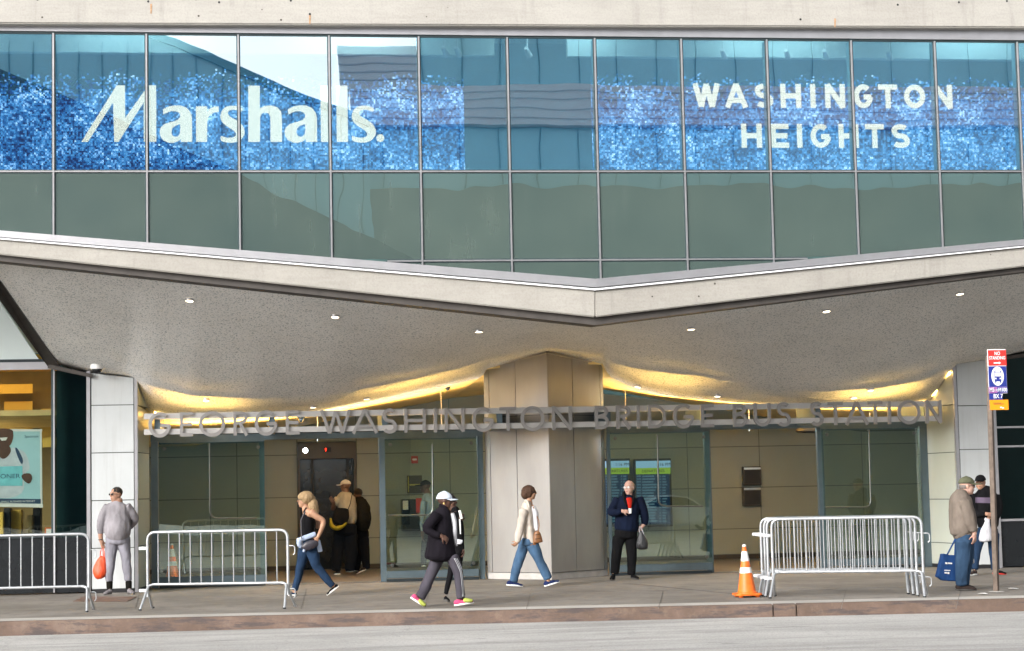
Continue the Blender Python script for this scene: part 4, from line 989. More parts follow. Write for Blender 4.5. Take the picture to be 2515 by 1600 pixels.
for k, (xl, xr, y, lab) in enumerate(((1832, 2152, 1407.5, 'galvanised crowd barrier at the front of the stack of barriers beside the traffic cone'),
        (1823, 2134, 1404.5, 'galvanised crowd barrier second from the front in the stack beside the traffic cone'),
        (1815, 2125, 1402, 'galvanised crowd barrier third from the front in the stack beside the traffic cone'),
        (1808, 2112, 1399.5, 'galvanised crowd barrier at the back of the stack beside the traffic cone'))):
    place_barrier(bars[2+k], G(xl, y), G(xr, y-2), lab)
    for o in [c_ for c_ in D.objects if c_.parent == bars[2+k]]: pass

# litter and cover plate
for x, y, lab in ((2312, 1463/1.0, ''),):
    pass
plain('litter', (.8, .8, .78), .7, 0, .3, .05, 9, 0)
for i, (x, y, lab) in enumerate(((2312, 1398, 'scrap of white paper on the pavement left of the bus stop post'), (2487/1.0444, 1386, 'scrap of white paper on the pavement at the right edge'))):
    p = G(x, y); mb = MB(); pts = [p+Vector((math.cos(k*.9)*.07*(1+.4*math.sin(k*3+i)), math.sin(k*.9)*.05, .006+.012*math.sin(k*2.1)**2)) for k in range(7)]
    mb.slab(pts, (0, 0, .002)); tag(mb.build('litter', MT['litter']), lab, 'litter')
plain('plate_brown', (.16, .10, .075), .6, .3, .4, .25, 8, .1)
mb = MB(); a_ = [G(172, 1415), G(300, 1415), G(322, 1404), G(195, 1404)]; mb.slab([p+Vector((0,0,.001)) for p in a_], (0, 0, .005)); tag(mb.build('cover_plate', MT['plate_brown']), 'rust brown metal cover plate set in the pavement near the grey tracksuit man', 'cover plate')

# poster in the shop window
PP = SY+.10
pz = lambda x, y: U(x, y, PP)
t = thing('poster', pz(40, 1190), 'large pale blue advertising poster of a man holding a card in the shop window', 'poster')
plain('poster_blue', (.42, .66, .72), .5, 0, .4, .06, 1.5, 0); plain('poster_card', (.22, .62, .68), .5, 0, .4, .15, 6, 0); plain('poster_shirt', (.60, .64, .70), .6, 0, .3, .12, 7, 0)
plain('poster_skin', (.11, .05, .03), .5, 0, .4, .15, 9, 0); plain('poster_navy', (.03, .07, .14), .5, 0, .4, .1, 5, 0)
def flat(pts, mat, d, name):
    if name in ('shirt', 'face', 'hand', 'strap'): pts = [(p[0], p[1]) for p in chaikin(pts, 2)]
    mb = MB(); mb.slab([pz(x, y)+Vector((0, -d, 0)) for x, y in pts], (0, .0015, 0)); return mb.build(name, MT[mat], t)
flat([(-70, 1184), (100, 1191), (98, 1012), (-70, 1010)], 'poster_blue', 0, 'sheet')
flat([(-70, 1191), (101, 1194), (101, 1186), (-70, 1180)], 'white', .006, 'edge_strip'); flat([(95, 1186), (99, 1186), (98, 1014), (94, 1014)], 'white', .004, 'edge_strip'); flat([(-70, 1015), (99, 1015), (99, 1010), (-70, 1008)], 'white', .005, 'edge_strip')
flat([(-40, 1150), (-40, 1075), (-5, 1058), (18, 1055), (34, 1052), (58, 1062), (66, 1078), (72, 1105), (58, 1112), (56, 1172), (-40, 1172)], 'poster_shirt', .003, 'shirt')
flat([(-18, 1008), (30, 1008), (32, 1024), (29, 1040), (21, 1052), (8, 1057), (-6, 1053), (-16, 1040), (-20, 1024)], 'poster_skin', .006, 'face'); flat([(-6, 1046), (22, 1046), (28, 1064), (8, 1084), (-8, 1066)], 'poster_skin', .0045, 'hand')  # the second shape is the man's neck, built under the hand's name
flat([(-1, 1030), (18, 1029), (14, 1036), (4, 1037)], 'white', .009, 'smile')
flat([(34, 1054), (40, 1052), (55, 1080), (53, 1094), (46, 1086)], 'poster_navy', .006, 'strap')
flat([(-70, 1100), (53, 1096), (53, 1143), (-70, 1143)], 'poster_card', .010, 'card')
flat([(50, 1118), (60, 1113), (74, 1114), (76, 1128), (70, 1139), (62, 1136), (52, 1126)], 'poster_skin', .013, 'hand')
flat([(-70, 1184), (96, 1185), (96, 1174), (-70, 1172)], 'poster_navy', .006, 'caption_band')
pxs = (U(100, 1100, PP)-U(0, 1100, PP)).x/100
text('SOONER', pz(13, 1121)+Vector((0, -.013, 0)), pxs*15, 'poster_navy', t, ax=1.15)
text('Spectrum', pz(74, 1027)+Vector((0, -.004, 0)), pxs*8.5, 'poster_navy', t, ax=1.0)
text('FOR SMALL BUSINESS INTERNET', pz(36, 1180)+Vector((0, -.009, 0)), pxs*6.5, 'white', t, ax=1.0)
t = thing('window_notice', U(117, 1250, SY+.05), 'small notice with an orange border at the foot of the shop window', 'notice')
flat2 = lambda x0, y0, x1, y1, m_, d: MB().box(U(x0, y0, SY+.05-d), U(x1, y1, SY+.05-d)+Vector((0, .003, 0))).build('sheet', MT[m_], t)
flat2(105, 1241, 129, 1260, 'orange', 0); flat2(108.5, 1244, 126, 1259, 'white', .005)

# departure boards in the hall
BY = IY-.35
for i, (x0, x1, cap, tm_) in enumerate(((1418, 1480, 'DEPARTURES', '1:16 PM'), (1495, 1577, 'DEPARTURES', '1:16 PM'))):
    t = thing('departure_board', U((x0+x1)/2, 1235, BY), ('lit departures screen in the hall, partly hidden by the pillar', 'lit departures screen fully seen in the hall, right of the man in navy')[i], 'display screen')
    bx = lambda x0_, y0, x1_, y1, m_, d, nm: MB().box(U(x0_, y0, BY-d), U(x1_, y1, BY-d)+Vector((0, .004, 0))).build(nm, MT[m_], t)
    mb = MB(); mb.box(U(x0-4, 1080, BY+.01), U(x1+5, 1238, BY+.01)+Vector((0, .08, 0))); mb.build('case', MT['black'], t)
    bx(x0, 1085, x1, 1100, 'screen_blue', 0, 'screen_header'); bx(x0, 1101, x1, 1115, 'screen_lime', 0, 'screen_title'); bx(x0, 1116, x1, 1232, 'screen_dark', 0, 'screen_body')
    pxb = (U(100, 1100, BY)-U(0, 1100, BY)).x/100
    text(tm_, U(x1-17, 1093, BY-.006), pxb*11, 'black', t, ax=1); text(cap, U((x0+x1)/2, 1108.5, BY-.006), pxb*10, 'black', t, ax=1)
    rr = random.Random(i+3)
    mb = MB()
    for k in range(17):
        y = 1119+k*6.6
        for (u0, u1) in ((2, 12), (15, 40+rr.random()*10), (54, 58), (61, 68+rr.random()*5)):
            u0 = x0+u0*(x1-x0)/80; u1 = x0+u1*(x1-x0)/80
            mb.box(U(u0, y, BY-.006), U(u1, y+2.9, BY-.006)+Vector((0, .002, 0)))
    mb.build('screen_rows', MT['screen_row'], t)
# two black wall boxes, notices, fire alarm and direction sign
t = thing('wall_letterboxes', U(1768, 1188, IY-.1), 'pair of black metal drop boxes one above the other on the hall wall', 'drop box')
for y0, y1 in ((1098, 1141), (1146, 1190)):
    mb = MB(); mb.box(U(1747, y0, IY-.12), U(1791, y1, IY-.12)+Vector((0, .11, 0))); o = mb.build('box', MT['elev_brown'], t, bevel=.006)
    mb = MB(); mb.box(U(1751, y0+9, IY-.135), U(1788, y1-4, IY-.135)+Vector((0, .012, 0))); mb.build('flap', MT['black'], o, bevel=.003)
    mb = MB(); mb.box(U(1750, y0+2, IY-.14), U(1789, y0+6, IY-.14)+Vector((0, .016, 0))); mb.build('slot', MT['steel'], o)
t = thing('fire_alarm', U(975, 1082, IY-.05), 'small red fire alarm strobe on the tan hall wall', 'fire alarm')
mb = MB(); mb.box(U(967, 1073, IY-.09), U(983, 1090, IY-.09)+Vector((0, .08, 0))); mb.build('housing', MT['red_paint'], t, bevel=.006)
mb = MB(); mb.box(U(970, 1079, IY-.10), U(980, 1083, IY-.10)+Vector((0, .009, 0))); mb.build('strobe', MT['white'], t)
t = thing('notice_board', U(975, 1137, IY-.05), 'dark notice board with yellow edge on the hall wall behind the right hand glass door', 'notice board')
mb = MB(); mb.box(U(957, 1119, IY-.06), U(993, 1160, IY-.06)+Vector((0, .05, 0))); mb.build('panel', MT['elev_brown'], t)
plain('dull_yellow', (.42, .36, .05), .5)
mb = MB(); mb.box(U(959, 1121, IY-.068), U(962, 1158, IY-.068)+Vector((0, .007, 0))); mb.box(U(963, 1139, IY-.068), U(990, 1142, IY-.068)+Vector((0, .007, 0))); mb.build('yellow_line', MT['dull_yellow'], t)
t = thing('ticket_machine', U(965, 1250, IY-.5).xy.to_3d(), 'dark ticket machine with a white notice and a red panel behind the glass door', 'ticket machine')
mb = MB(); mb.box(U(945, 1175, IY-.5), Vector((U(1005, 1250, IY-.5).x, IY-.05, zat(965, 1250, IY-.5)))); mb.build('cabinet', MT['black_panel'], t, bevel=.01)
mb = MB(); mb.box(U(947, 1178, IY-.51), U(960, 1199, IY-.51)+Vector((0, .008, 0))); mb.build('notice', MT['white'], t)
mb = MB(); mb.box(U(978, 1172, IY-.52), U(1003, 1206, IY-.52)+Vector((0, .018, 0))); mb.build('red_panel', MT['red_paint'], t)
mb = MB(); mb.box(U(945, 1211, IY-.52), U(1000, 1214, IY-.52)+Vector((0, .018, 0))); mb.build('shelf', MT['steel'], t)
t = thing('direction_sign', U(985, 1012, DY+.5), 'black hanging sign with orange words about the way to the buses, above the door', 'direction sign')
ya, yb = 1006, 1026
mb = MB(); mb.box(U(850, ya+2, DY+.5), U(1078, yb, DY+.5)+Vector((0, .06, 0))); mb.build('panel', MT['black'], t)
pxd = (U(100, 1100, DY)-U(0, 1100, DY)).x/100
text('Elevator to Buses', U(955, 1013, DY+.49), pxd*15, 'letter_orange', t, ax=1)

# ================================================================== PEOPLE
def catmull(P, sub=4):
    if len(P) < 3: return [P[0]+(P[1]-P[0])*(i/sub) for i in range(sub+1)] if len(P) == 2 else P
    out = []
    for i in range(len(P)-1):
        p0_, p1_, p2_, p3_ = P[max(0, i-1)], P[i], P[i+1], P[min(len(P)-1, i+2)]
        for k in range(sub):
            t_ = k/sub; out.append(.5*((2*p1_)+(p2_-p0_)*t_+(2*p0_-5*p1_+4*p2_-p3_)*t_*t_+(3*p1_-p0_-3*p2_+p3_)*t_**3))
    out.append(P[-1]); return out
def loft(mb, pts, n=14, cap=.6):
    "pts: list of (centre, in-picture radius, depth radius)"
    V4 = [Vector((*c_, )) for c_, _, _ in pts]; Rr = [Vector((r_, d_, 0)) for _, r_, d_ in pts]
    C_ = catmull(V4); R_ = catmull(Rr)
    k = len(C_); T = []
    for i in range(k):
        T.append((C_[min(k-1, i+1)]-C_[max(0, i-1)]).normalized())
    rings = []
    def ring(c_, t_, r_, d_):
        nn = t_.cross(Vector((0, 1, 0)))
        nn = nn.normalized() if nn.length > .15 else Vector((1, 0, 0))
        dd = nn.cross(t_).normalized()
        rings.append([c_+nn*r_*math.cos(2*math.pi*j/n)+dd*d_*math.sin(2*math.pi*j/n) for j in range(n)])
    for th in (80, 55, 28):
        a_ = math.radians(th); m_ = min(R_[0].x, R_[0].y)*cap; ring(C_[0]-T[0]*m_*math.sin(a_), T[0], R_[0].x*math.cos(a_), R_[0].y*math.cos(a_))
    for i in range(k): ring(C_[i], T[i], R_[i].x, R_[i].y)
    for th in (28, 55, 80):
        a_ = math.radians(th); m_ = min(R_[-1].x, R_[-1].y)*cap; ring(C_[-1]+T[-1]*m_*math.sin(a_), T[-1], R_[-1].x*math.cos(a_), R_[-1].y*math.cos(a_))
    base = len(mb.v); m = len(rings)
    for r_ in rings: mb.v += r_
    for i in range(m-1):
        for j in range(n): mb.f.append([base+i*n+j, base+i*n+(j+1)%n, base+(i+1)*n+(j+1)%n, base+(i+1)*n+j])
    mb.f.append([base+j for j in reversed(range(n))]); mb.f.append([base+(m-1)*n+j for j in range(n)])
def fuse(mb, name, mat, parent, voxel=.010, smooth=3, fold=0., freq=7., seed=0):
    me = mb.mesh(name+'_raw'); o = D.objects.new(name, me); COL.objects.link(o)
    md = o.modifiers.new('r', 'REMESH'); md.mode = 'VOXEL'; md.voxel_size = voxel; md.use_smooth_shade = True
    if smooth:
        s2 = o.modifiers.new('s', 'SMOOTH'); s2.iterations = smooth; s2.factor = .5
    dg = bpy.context.evaluated_depsgraph_get(); dg.update()
    m2 = D.meshes.new_from_object(o.evaluated_get(dg)); D.objects.remove(o); D.meshes.remove(me)
    if fold:
        off = Vector((seed*3.1, seed*1.7, seed*.9))
        fold *= 1.35
        for v in m2.vertices:
            c_ = v.co; q = Vector((c_.x*freq, c_.y*freq, c_.z*freq*.55))+off
            d_ = noise.noise(q)*.6+noise.noise(q*2.3)*.35+(1-abs(noise.noise(q*1.4+Vector((5, 5, 5)))*2))*.25
            v.co = c_ + v.normal*d_*fold
    m2.name = name; m2.materials.clear(); m2.materials.append(MT[mat] if isinstance(mat, str) else mat)
    m2.polygons.foreach_set('use_smooth', [True]*len(m2.polygons))
    o = D.objects.new(name, m2); COL.objects.link(o); adopt(o, parent); return o

class Fig:
    def __init__(s, org, sc, foot, label, floor=0., cat='person', Y=None):
        s.org, s.sc = org, sc
        s.g = G(*s.px(*foot), z=floor); s.Y = Y or s.g.y
        c_ = U(*s.px(*foot), s.Y); dep = (c_-Vector((0, 0, CAMZ))).dot(fw)
        s.m = sc/F*dep; s.root = thing('person', (c_.x, s.Y, floor), label, cat)
        s.skin = MB(); s.k = random.random()*50
    def px(s, x, y): return ((s.org[0]+x*s.sc)/K, (s.org[1]+y*s.sc)/K)
    def P(s, x, y, off=0): return U(*s.px(x, y), s.Y+off)
    def chain(s, mb, pts, k=1., cap=.6, n=14):
        q = []
        for p in pts:
            x, y, off, r = p[:4]; rd = p[4] if len(p) > 4 else r*s.m
            q.append((s.P(x, y, off), r*s.m*k, rd*k))
        loft(mb, q, n, cap)
    def cloth(s, name, mat, chains, fold=.010, voxel=.011, inner=.62, smooth=3, freq=7, cap=.35, thin=0):
        mb = MB()
        for c_ in chains:
            s.chain(mb, c_, cap=cap)
            if inner: s.chain(s.skin, c_, inner)
        return fuse(mb, name, mat, s.root, voxel, smooth, fold, freq, s.k)
    def head(s, cx, cy, off, H, phi, skin, neck, hair=None, tilt=0., eyes=True, roll=0, jaw=1.):
        c_ = s.P(cx, cy, off); a_ = math.radians(phi); f_ = Vector((math.sin(a_), -math.cos(a_), 0)); u_ = Vector((0, 0, 1))
        f_ = (f_*math.cos(tilt)+u_*math.sin(tilt)).normalized(); sd_ = f_.cross(Vector((0, 0, 1))).normalized(); u_ = sd_.cross(f_)
        s.hc, s.hf, s.hs, s.hu, s.H = c_, f_, sd_, u_, H
        s.R = Matrix((sd_, f_, u_)).transposed()
        A = lambda x, y, z: c_+(sd_*x+f_*y+u_*z)*H
        s.A = A; k = s.skin
        k.ell(A(0, -.05, .13), (.315*H, .40*H, .36*H), 18, 14, s.R)
        k.ell(A(0, .10, -.12), (.265*H*jaw, .27*H, .36*H), 16, 12, s.R)
        k.ell(A(0, .20, -.38), (.14*H*jaw, .13*H, .10*H), 10, 8, s.R)
        k.ell(A(0, .36, .06), (.045*H, .05*H, .14*H), 8, 8, s.R); k.ell(A(0, .405, -.05), (.065*H, .085*H, .065*H), 8, 8, s.R)
        k.ell(A(0, .33, .13), (.20*H, .06*H, .045*H), 10, 8, s.R)
        k.ell(A(0, .335, -.235), (.10*H, .05*H, .05*H), 10, 8, s.R)
        for e_ in (-1, 1):
            k.ell(A(.325*e_, -.03, -.02), (.035*H, .085*H, .13*H), 8, 8, s.R)
            k.ell(A(.16*e_, .24, -.08), (.10*H, .10*H, .09*H), 8, 8, s.R)
        if neck: s.chain(k, neck)
        if eyes:
            for e_ in (-1, 1):
                mb = MB(); mb.ell(A(.13*e_, .345, .035), (.05*H, .03*H, .028*H), 10, 8, s.R); mb.build('eye', MT['eye'], s.root, smooth=True)
                mb = MB(); mb.ell(A(.13*e_, .375, .12), (.075*H, .015*H, .018*H), 8, 6, s.R); mb.build('eyebrow', MT[s.brow] if hasattr(s, 'brow') else MT['black'], s.root, smooth=True)
            mb = MB(); mb.ell(A(0, .38, -.235), (.085*H, .02*H, .022*H), 10, 6, s.R); mb.build('mouth', MT['lips'], s.root, smooth=True)
        return A
    def hair(s, mat, blobs, name='hair', voxel=.008, fold=.006, freq=30):
        mb = MB(); H = s.H
        for (x, y, z), r in blobs: mb.ell(s.A(x, y, z), tuple(q*H for q in r), 16, 12, s.R)
        return fuse(mb, name, mat, s.root, voxel, 2, fold, freq, s.k)
    def cap(s, mat, k=1., brim=.42, crown=.36, lift=0.):
        H = s.H; mb = MB(); n, m = 22, 8; base = s.A(0, -.04, .16+lift)
        for i in range(m+1):
            th = math.pi/2*i/m
            for j in range(n):
                ph = 2*math.pi*j/n; mb.v.append(base+s.R@Vector((.355*H*k*math.sin(th)*math.cos(ph), .44*H*k*math.sin(th)*math.sin(ph), crown*H*k*math.cos(th)*(1+.04*math.cos(ph*2)))))
        for i in range(m):
            for j in range(n): mb.f.append([i*n+j, (i+1)*n+j, (i+1)*n+(j+1)%n, i*n+(j+1)%n])
        o = mb.build('cap', MT[mat], s.root, smooth='all'); sm_ = o.modifiers.new('t', 'SOLIDIFY'); sm_.thickness = .006
        mb = MB(); top = []; N_ = 12
        for i in range(N_+1):
            ph = math.radians(20+140*i/N_); x = .35*k*math.cos(ph); y0 = .44*k*math.sin(ph)
            xo = .31*k*math.cos(ph); yo = .40*k*math.sin(ph)+brim*math.sin(ph)**.6
            top.append((base+s.R@Vector((x*H, (y0-.03)*H, .0)), base+s.R@Vector((xo*H, yo*H, (-.03-.07*abs(math.cos(ph)))*H))))
        for i in range(N_): mb.poly([top[i][0], top[i][1], top[i+1][1], top[i+1][0]])
        o2 = mb.build('cap_brim', MT[mat], o, smooth='all'); sm_ = o2.modifiers.new('t', 'SOLIDIFY'); sm_.thickness = .006
        return o
    def glasses(s, mat='black', dark=True, lens='lens_dark'):
        H = s.H; mb = MB()
        for e_ in (-1, 1):
            c_ = s.A(.135*e_, .405, .03)
            mb.tube([c_+s.R@Vector((.085*H*math.cos(t_*math.pi/6), 0, .062*H*math.sin(t_*math.pi/6))) for t_ in range(12)], .0022, 6, closed=True)
            mb.tube([s.A(.22*e_, .40, .05), s.A(.335*e_, .25, .05), s.A(.345*e_, -.02, .03)], .0032, 6)
        mb.tube([s.A(-.05, .41, .05), s.A(.05, .41, .05)], .002, 6)
        o = mb.build('glasses', MT[mat], s.root, smooth='all')
        for e_ in (-1, 1):
            mb = MB(); mb.ell(s.A(.135*e_, .403, .03), (.085*H, .012*H, .062*H), 14, 8, s.R); mb.build('lens', MT[lens], o, smooth=True)
    def hand(s, wx, wy, off, tx, ty, curl=.5, nx=(0, 1, 0), k=1., toff=0., flip=1):
        "wrist and fingertip direction in picture coordinates; nx = palm normal"
        W = s.P(wx, wy, off); d_ = (s.P(tx, ty, off+toff)-W).normalized(); n_ = Vector(nx); n_ = (n_-d_*n_.dot(d_)).normalized(); a_ = d_.cross(n_)*flip
        R = Matrix((a_, d_, n_)).transposed(); q = s.skin
        q.ell(W+d_*.045*k, (.040*k, .052*k, .018*k), 12, 8, R)
        for i, (u_, L_) in enumerate(((-.030, .072), (-.010, .080), (.010, .075), (.029, .060))):
            p = W+d_*.082*k+a_*u_*k; pts = [W+d_*.05*k+a_*u_*.8*k, p]; ang = 0
            for f_ in (.42, .33, .25):
                ang += curl*(.9+.12*i); dr = d_*math.cos(ang)+n_*math.sin(ang); p = p+dr*L_*f_*k; pts.append(p)
            q.tube(pts, [.0095*k]*2+[.009*k, .0085*k, .0075*k], 8)
        p = W+d_*.022*k-a_*.030*k; q.tube([p, p+(d_*.7-a_*.7+n_*.3)*.034*k, p+(d_*1.0-a_*.55+n_*.8)*.058*k], [.012*k, .0105*k, .0085*k], 8)
    def body(s, mat, voxel=.0085): return fuse(s.skin, 'body', mat, s.root, voxel, 2)
    def shoe(s, hx, hy, tx, ty, off, mat, sole='sole_white', wd=.047, ht=.075, lift=None, toff=0., name='shoe'):
        "heel and toe of the sole line in picture coordinates"
        a_ = s.P(hx, hy, off); b_ = s.P(tx, ty, off+toff); d_ = (b_-a_); Ln = d_.length; d_.normalize(); sd_ = d_.cross(Vector((0, 0, 1)))
        sd_ = sd_.normalized() if sd_.length > .1 else Vector((0, 1, 0)); u_ = sd_.cross(d_)
        mb = MB(); R = Matrix((sd_, d_, u_)).transposed()
        mb.ell(a_+d_*Ln*.22+u_*ht*.55, (wd*.82, Ln*.24, ht*.62), 14, 10, R); mb.ell(a_+d_*Ln*.5+u_*ht*.42, (wd*.9, Ln*.32, ht*.48), 14, 10, R)
        mb.ell(a_+d_*Ln*.74+u_*ht*.30, (wd, Ln*.27, ht*.36), 14, 10, R)
        o = fuse(mb, name, mat, s.root, .007, 3)
        mb = MB(); top = []; n_ = 20
        for i in range(n_):
            ph = 2*math.pi*i/n_; y = .5+.52*math.cos(ph); w_ = wd*1.02*math.sin(ph)*(1-.14*math.cos(ph*2))*(.86 if y < .5 else 1.0)
            top.append(a_+d_*Ln*y+sd_*w_-u_*.002)
        mb.slab(top, u_*.024); mb.build('sole', MT[sole], o, bevel=.004)
        # ankle inside the shoe belongs to the body
        s.skin.ell(a_+d_*Ln*.25+u_*ht*.6, (wd*.6, Ln*.16, ht*.6), 10, 8, R); s.skin.ell(a_+d_*Ln*.6+u_*ht*.35, (wd*.6, Ln*.25, ht*.22), 10, 8, R)
        return o
    def strap(s, name, mat, pts, r=.006, parent=None):
        mb = MB(); mb.tube([s.P(*p) for p in pts], r, 6); return mb.build(name, MT[mat], parent or s.root, smooth=True)

def skinm(name, col):
    m, nt, b = node_mat(name); setp(b, col, .55, 0, .4)
    v = coords(nt); n = noise_tex(nt, v, 18, 4); L(nt, ramp(nt, n, [(.3, tuple(c*.86 for c in col)), (.7, tuple(min(1, c*1.1) for c in col))]), b.inputs['Base Color'])
    try: b.inputs['Subsurface Weight'].default_value = .08; b.inputs['Subsurface Scale'].default_value = .01
    except Exception: pass
skinm('skin_tan', (.34, .185, .12)); skinm('skin_light', (.48, .29, .225)); skinm('skin_dark', (.085, .04, .026)); skinm('skin_olive', (.38, .21, .13)); skinm('lips', (.33, .11, .09))
plain('eye', (.03, .02, .02), .2, 0, .6, .1, 9, 0); plain('lens_dark', (.01, .01, .012), .1, 0, .8, .1, 9, 0); plain('lens_clear', (.55, .5, .47), .1, 0, .8, .1, 9, 0)
plain('sole_white', (.75, .75, .72), .6); plain('sole_dark', (.06, .055, .05), .7); plain('gold', (.8, .55, .2), .3, .9)
def hairm(name, col):
    m, nt, b = node_mat(name); setp(b, col, .6, 0, .3); v = coords(nt, (90, 90, 9)); n = noise_tex(nt, v, 2.2, 4, .7)
    L(nt, ramp(nt, n, [(.3, tuple(c*.5 for c in col)), (.7, tuple(min(1, c*1.35) for c in col))]), b.inputs['Base Color']); bump(nt, n, b, .8, .012)
hairm('hair_black', (.022, .018, .016)); hairm('hair_blonde', (.34, .23, .12)); hairm('hair_brown', (.065, .03, .016)); hairm('hair_grey', (.2, .17, .15))
for nm, c_ in dict(c_grey=(0.2320, 0.2175, 0.2320), c_grey2=(0.2294, 0.2232, 0.2542), c_black=(0.0054, 0.0054, 0.0063), c_coat=(0.0084, 0.0068, 0.0099), c_white=(0.6400, 0.6400, 0.6720), c_jeans=(0.0330, 0.0660, 0.1210), c_jeans_light=(0.0527, 0.1023, 0.1767), c_jeans_dark=(0.0150, 0.0325, 0.0675), c_denim=(0.3360, 0.4000, 0.5280), c_pants=(0.0575, 0.0525, 0.0650), c_cream=(0.4950, 0.4350, 0.3750), c_navy=(0.0042, 0.0077, 0.0210), c_khaki=(0.1650, 0.1353, 0.1122), c_olive=(0.0980, 0.1015, 0.0630), c_tee=(0.2520, 0.2280, 0.1800), c_darkpants=(0.0040, 0.0050, 0.0080), c_bluegrey=(0.1600, 0.2000, 0.2400), c_purple=(0.1020, 0.0780, 0.1140), c_red=(0.4340, 0.0210, 0.0105), c_greyshoe=(0.1560, 0.1440, 0.1500), c_brownshoe=(0.0350, 0.0250, 0.0225), c_blueshoe=(0.0150, 0.0240, 0.0780), c_cap=(0.5280, 0.5840, 0.6560), c_capcream=(0.4620, 0.4200, 0.3500), c_yellow=(0.2400, 0.1920, 0.0180), c_lime=(.42, .47, .10), c_pink=(.50, .075, .17), c_backpack=(0.0080, 0.0072, 0.0056)).items():
    cloth(nm, c_, wr=.6)
plain('leather_black', (.03, .026, .034), .4, 0, .5, .15, 14, .1); plain('leather_brown', (.22, .09, .03), .45, 0, .5, .15, 14, .15)
def bagm(name, col, tr=.0):
    m, nt, b = node_mat(name); setp(b, col, .35, 0, .5); v = coords(nt, (1, 1, .35)); n = noise_tex(nt, v, 22, 5, .7); bump(nt, n, b, .9, .02)
    L(nt, ramp(nt, n, [(.3, tuple(c*.75 for c in col)), (.7, tuple(min(1, c*1.1) for c in col))]), b.inputs['Base Color'])
bagm('bag_orange', (.75, .08, .02)); bagm('bag_black', (.018, .018, .02)); bagm('bag_white', (.58, .57, .60)); plain('tote_blue', (.01, .05, .17), .7, 0, .3, .15, 9, .2)

def carried(f, name, label, cat, mat, chains, handles=(), hmat=None, off_voxel=.010, fold=.008):
    r = thing(name, f.P(chains[0][0][0], chains[0][0][1], chains[0][0][2]), label, cat); mb = MB()
    for c_ in chains: f.chain(mb, c_, cap=.35)
    fuse(mb, 'bag_body', mat, r, off_voxel, 2, fold, 12, f.k)
    for h in handles:
        mb = MB(); mb.tube([f.P(*p) for p in h], .008, 6); mb.build('handle', MT[hmat or mat], r, smooth=True)
    return r

# --- man in grey tracksuit
f = Fig((200, 1150), .2285, (400, 1358), 'heavy man in grey sweatshirt and joggers before the left white pillar, holding an orange bag')
f.cloth('sweatshirt', 'c_grey', [[(388,368,0,56,.09),(386,392,0,104,.12),(385,430,0,130,.14),(388,520,0,130,.16),(388,640,-.03,140,.20),(388,705,-.02,138,.18),(388,728,0,122,.16)],
    [(285,415,0,50),(232,515,0,50),(208,600,0,45),(205,700,0,32)], [(485,415,0,52),(556,505,.03,48),(572,565,.08,44),(520,630,.17,36)]], fold=.012)
f.cloth('joggers', 'c_grey2', [[(390,745,0,132,.16),(390,800,0,135,.15)], [(330,800,0,75,.11),(318,900,0,62,.10),(312,1020,0,52,.085),(300,1120,0,50,.08),(303,1215,0,40,.06)],
    [(450,800,0,75,.11),(470,900,0,60,.10),(485,1020,0,52,.085),(498,1120,0,48,.08),(502,1205,0,38,.06)]], fold=.014)
f.shoe(325, 1352, 240, 1362, -.02, 'c_greyshoe', 'sole_dark', toff=-.14); f.shoe(500, 1345, 565, 1358, 0, 'c_greyshoe', 'sole_dark', toff=-.16)
for x in (302, 508):
    mb = MB(); f.chain(mb, [(x, 1225, 0, 36, .055), (x, 1290, 0, 33, .055)]); fuse(mb, 'boot_shaft', 'c_backpack', f.root, .01, 2)
f.chain(f.skin, [(205,690,0,28),(208,760,0,24),(222,800,0,24)]); f.hand(218, 790, 0, 232, 850, .55, (.4, -.8, 0), 1.0)
f.head(372, 288, 0, .262, -52, 'skin_tan', [(395,340,0,48),(392,385,0,52)], jaw=1.15); f.glasses()
f.hair('hair_black', [((0, -.075, .175), (.326, .395, .335))])
mb = MB(); mb.tube([f.P(186, 772, 0), f.P(208, 768, -.05), f.P(232, 776, 0)], .009, 8); mb.build('wristwatch', MT['black'], f.root)
f.body('skin_tan')
carried(f, 'plastic_bag', 'bright orange plastic carrier bag held by the man in the grey tracksuit', 'carrier bag', 'bag_orange', [[(232,955,-.02,30,.03),(215,1010,-.02,55,.06),(205,1090,-.02,78,.09),(205,1150,-.02,72,.09),(210,1175,-.02,50,.07)]],
    [[(200,960,-.02),(205,900,-.04),(222,845,-.03),(232,900,-.02),(236,960,-.02)], [(250,960,-.03),(246,900,-.03),(232,850,-.03)], [(285,970,0),(262,955,0)]])

# --- woman with long blonde hair
f = Fig((680, 1150), .2285, (350, 1372), 'blonde long-haired woman in a black tank top and jeans walking left past the door')
f.cloth('tank_top', 'c_black', [[(322,500,0,56,.13),(335,560,0,76,.15),(332,640,0,70,.13),(330,730,0,74,.13)], [(318,425,-.09,12,.012),(298,480,-.08,22,.03)], [(318,425,.09,12,.012),(298,480,.08,22,.03)]], fold=.005)
f.cloth('jeans', 'c_jeans_dark', [[(335,780,0,92,.16),(345,850,0,96,.16)], [(300,860,.07,70,.09),(272,980,.07,55,.08),(248,1080,.07,46,.07),(222,1190,.07,38,.06),(190,1305,.07,34,.05)],
    [(375,870,-.07,72,.09),(400,960,-.07,64,.085),(432,1060,-.07,50,.07),(510,1160,-.07,44,.06),(598,1262,-.07,34,.05)]], fold=.012)
f.shoe(212, 1370, 122, 1372, .07, 'c_jeans_dark', 'sole_white', ht=.055); f.shoe(668, 1272, 540, 1370, -.07, 'c_black', 'sole_white', ht=.055)
f.chain(f.skin, [(598,1262,-.07,22),(632,1280,-.07,20)]); f.chain(f.skin, [(190,1300,.07,22),(190,1340,.07,22)])
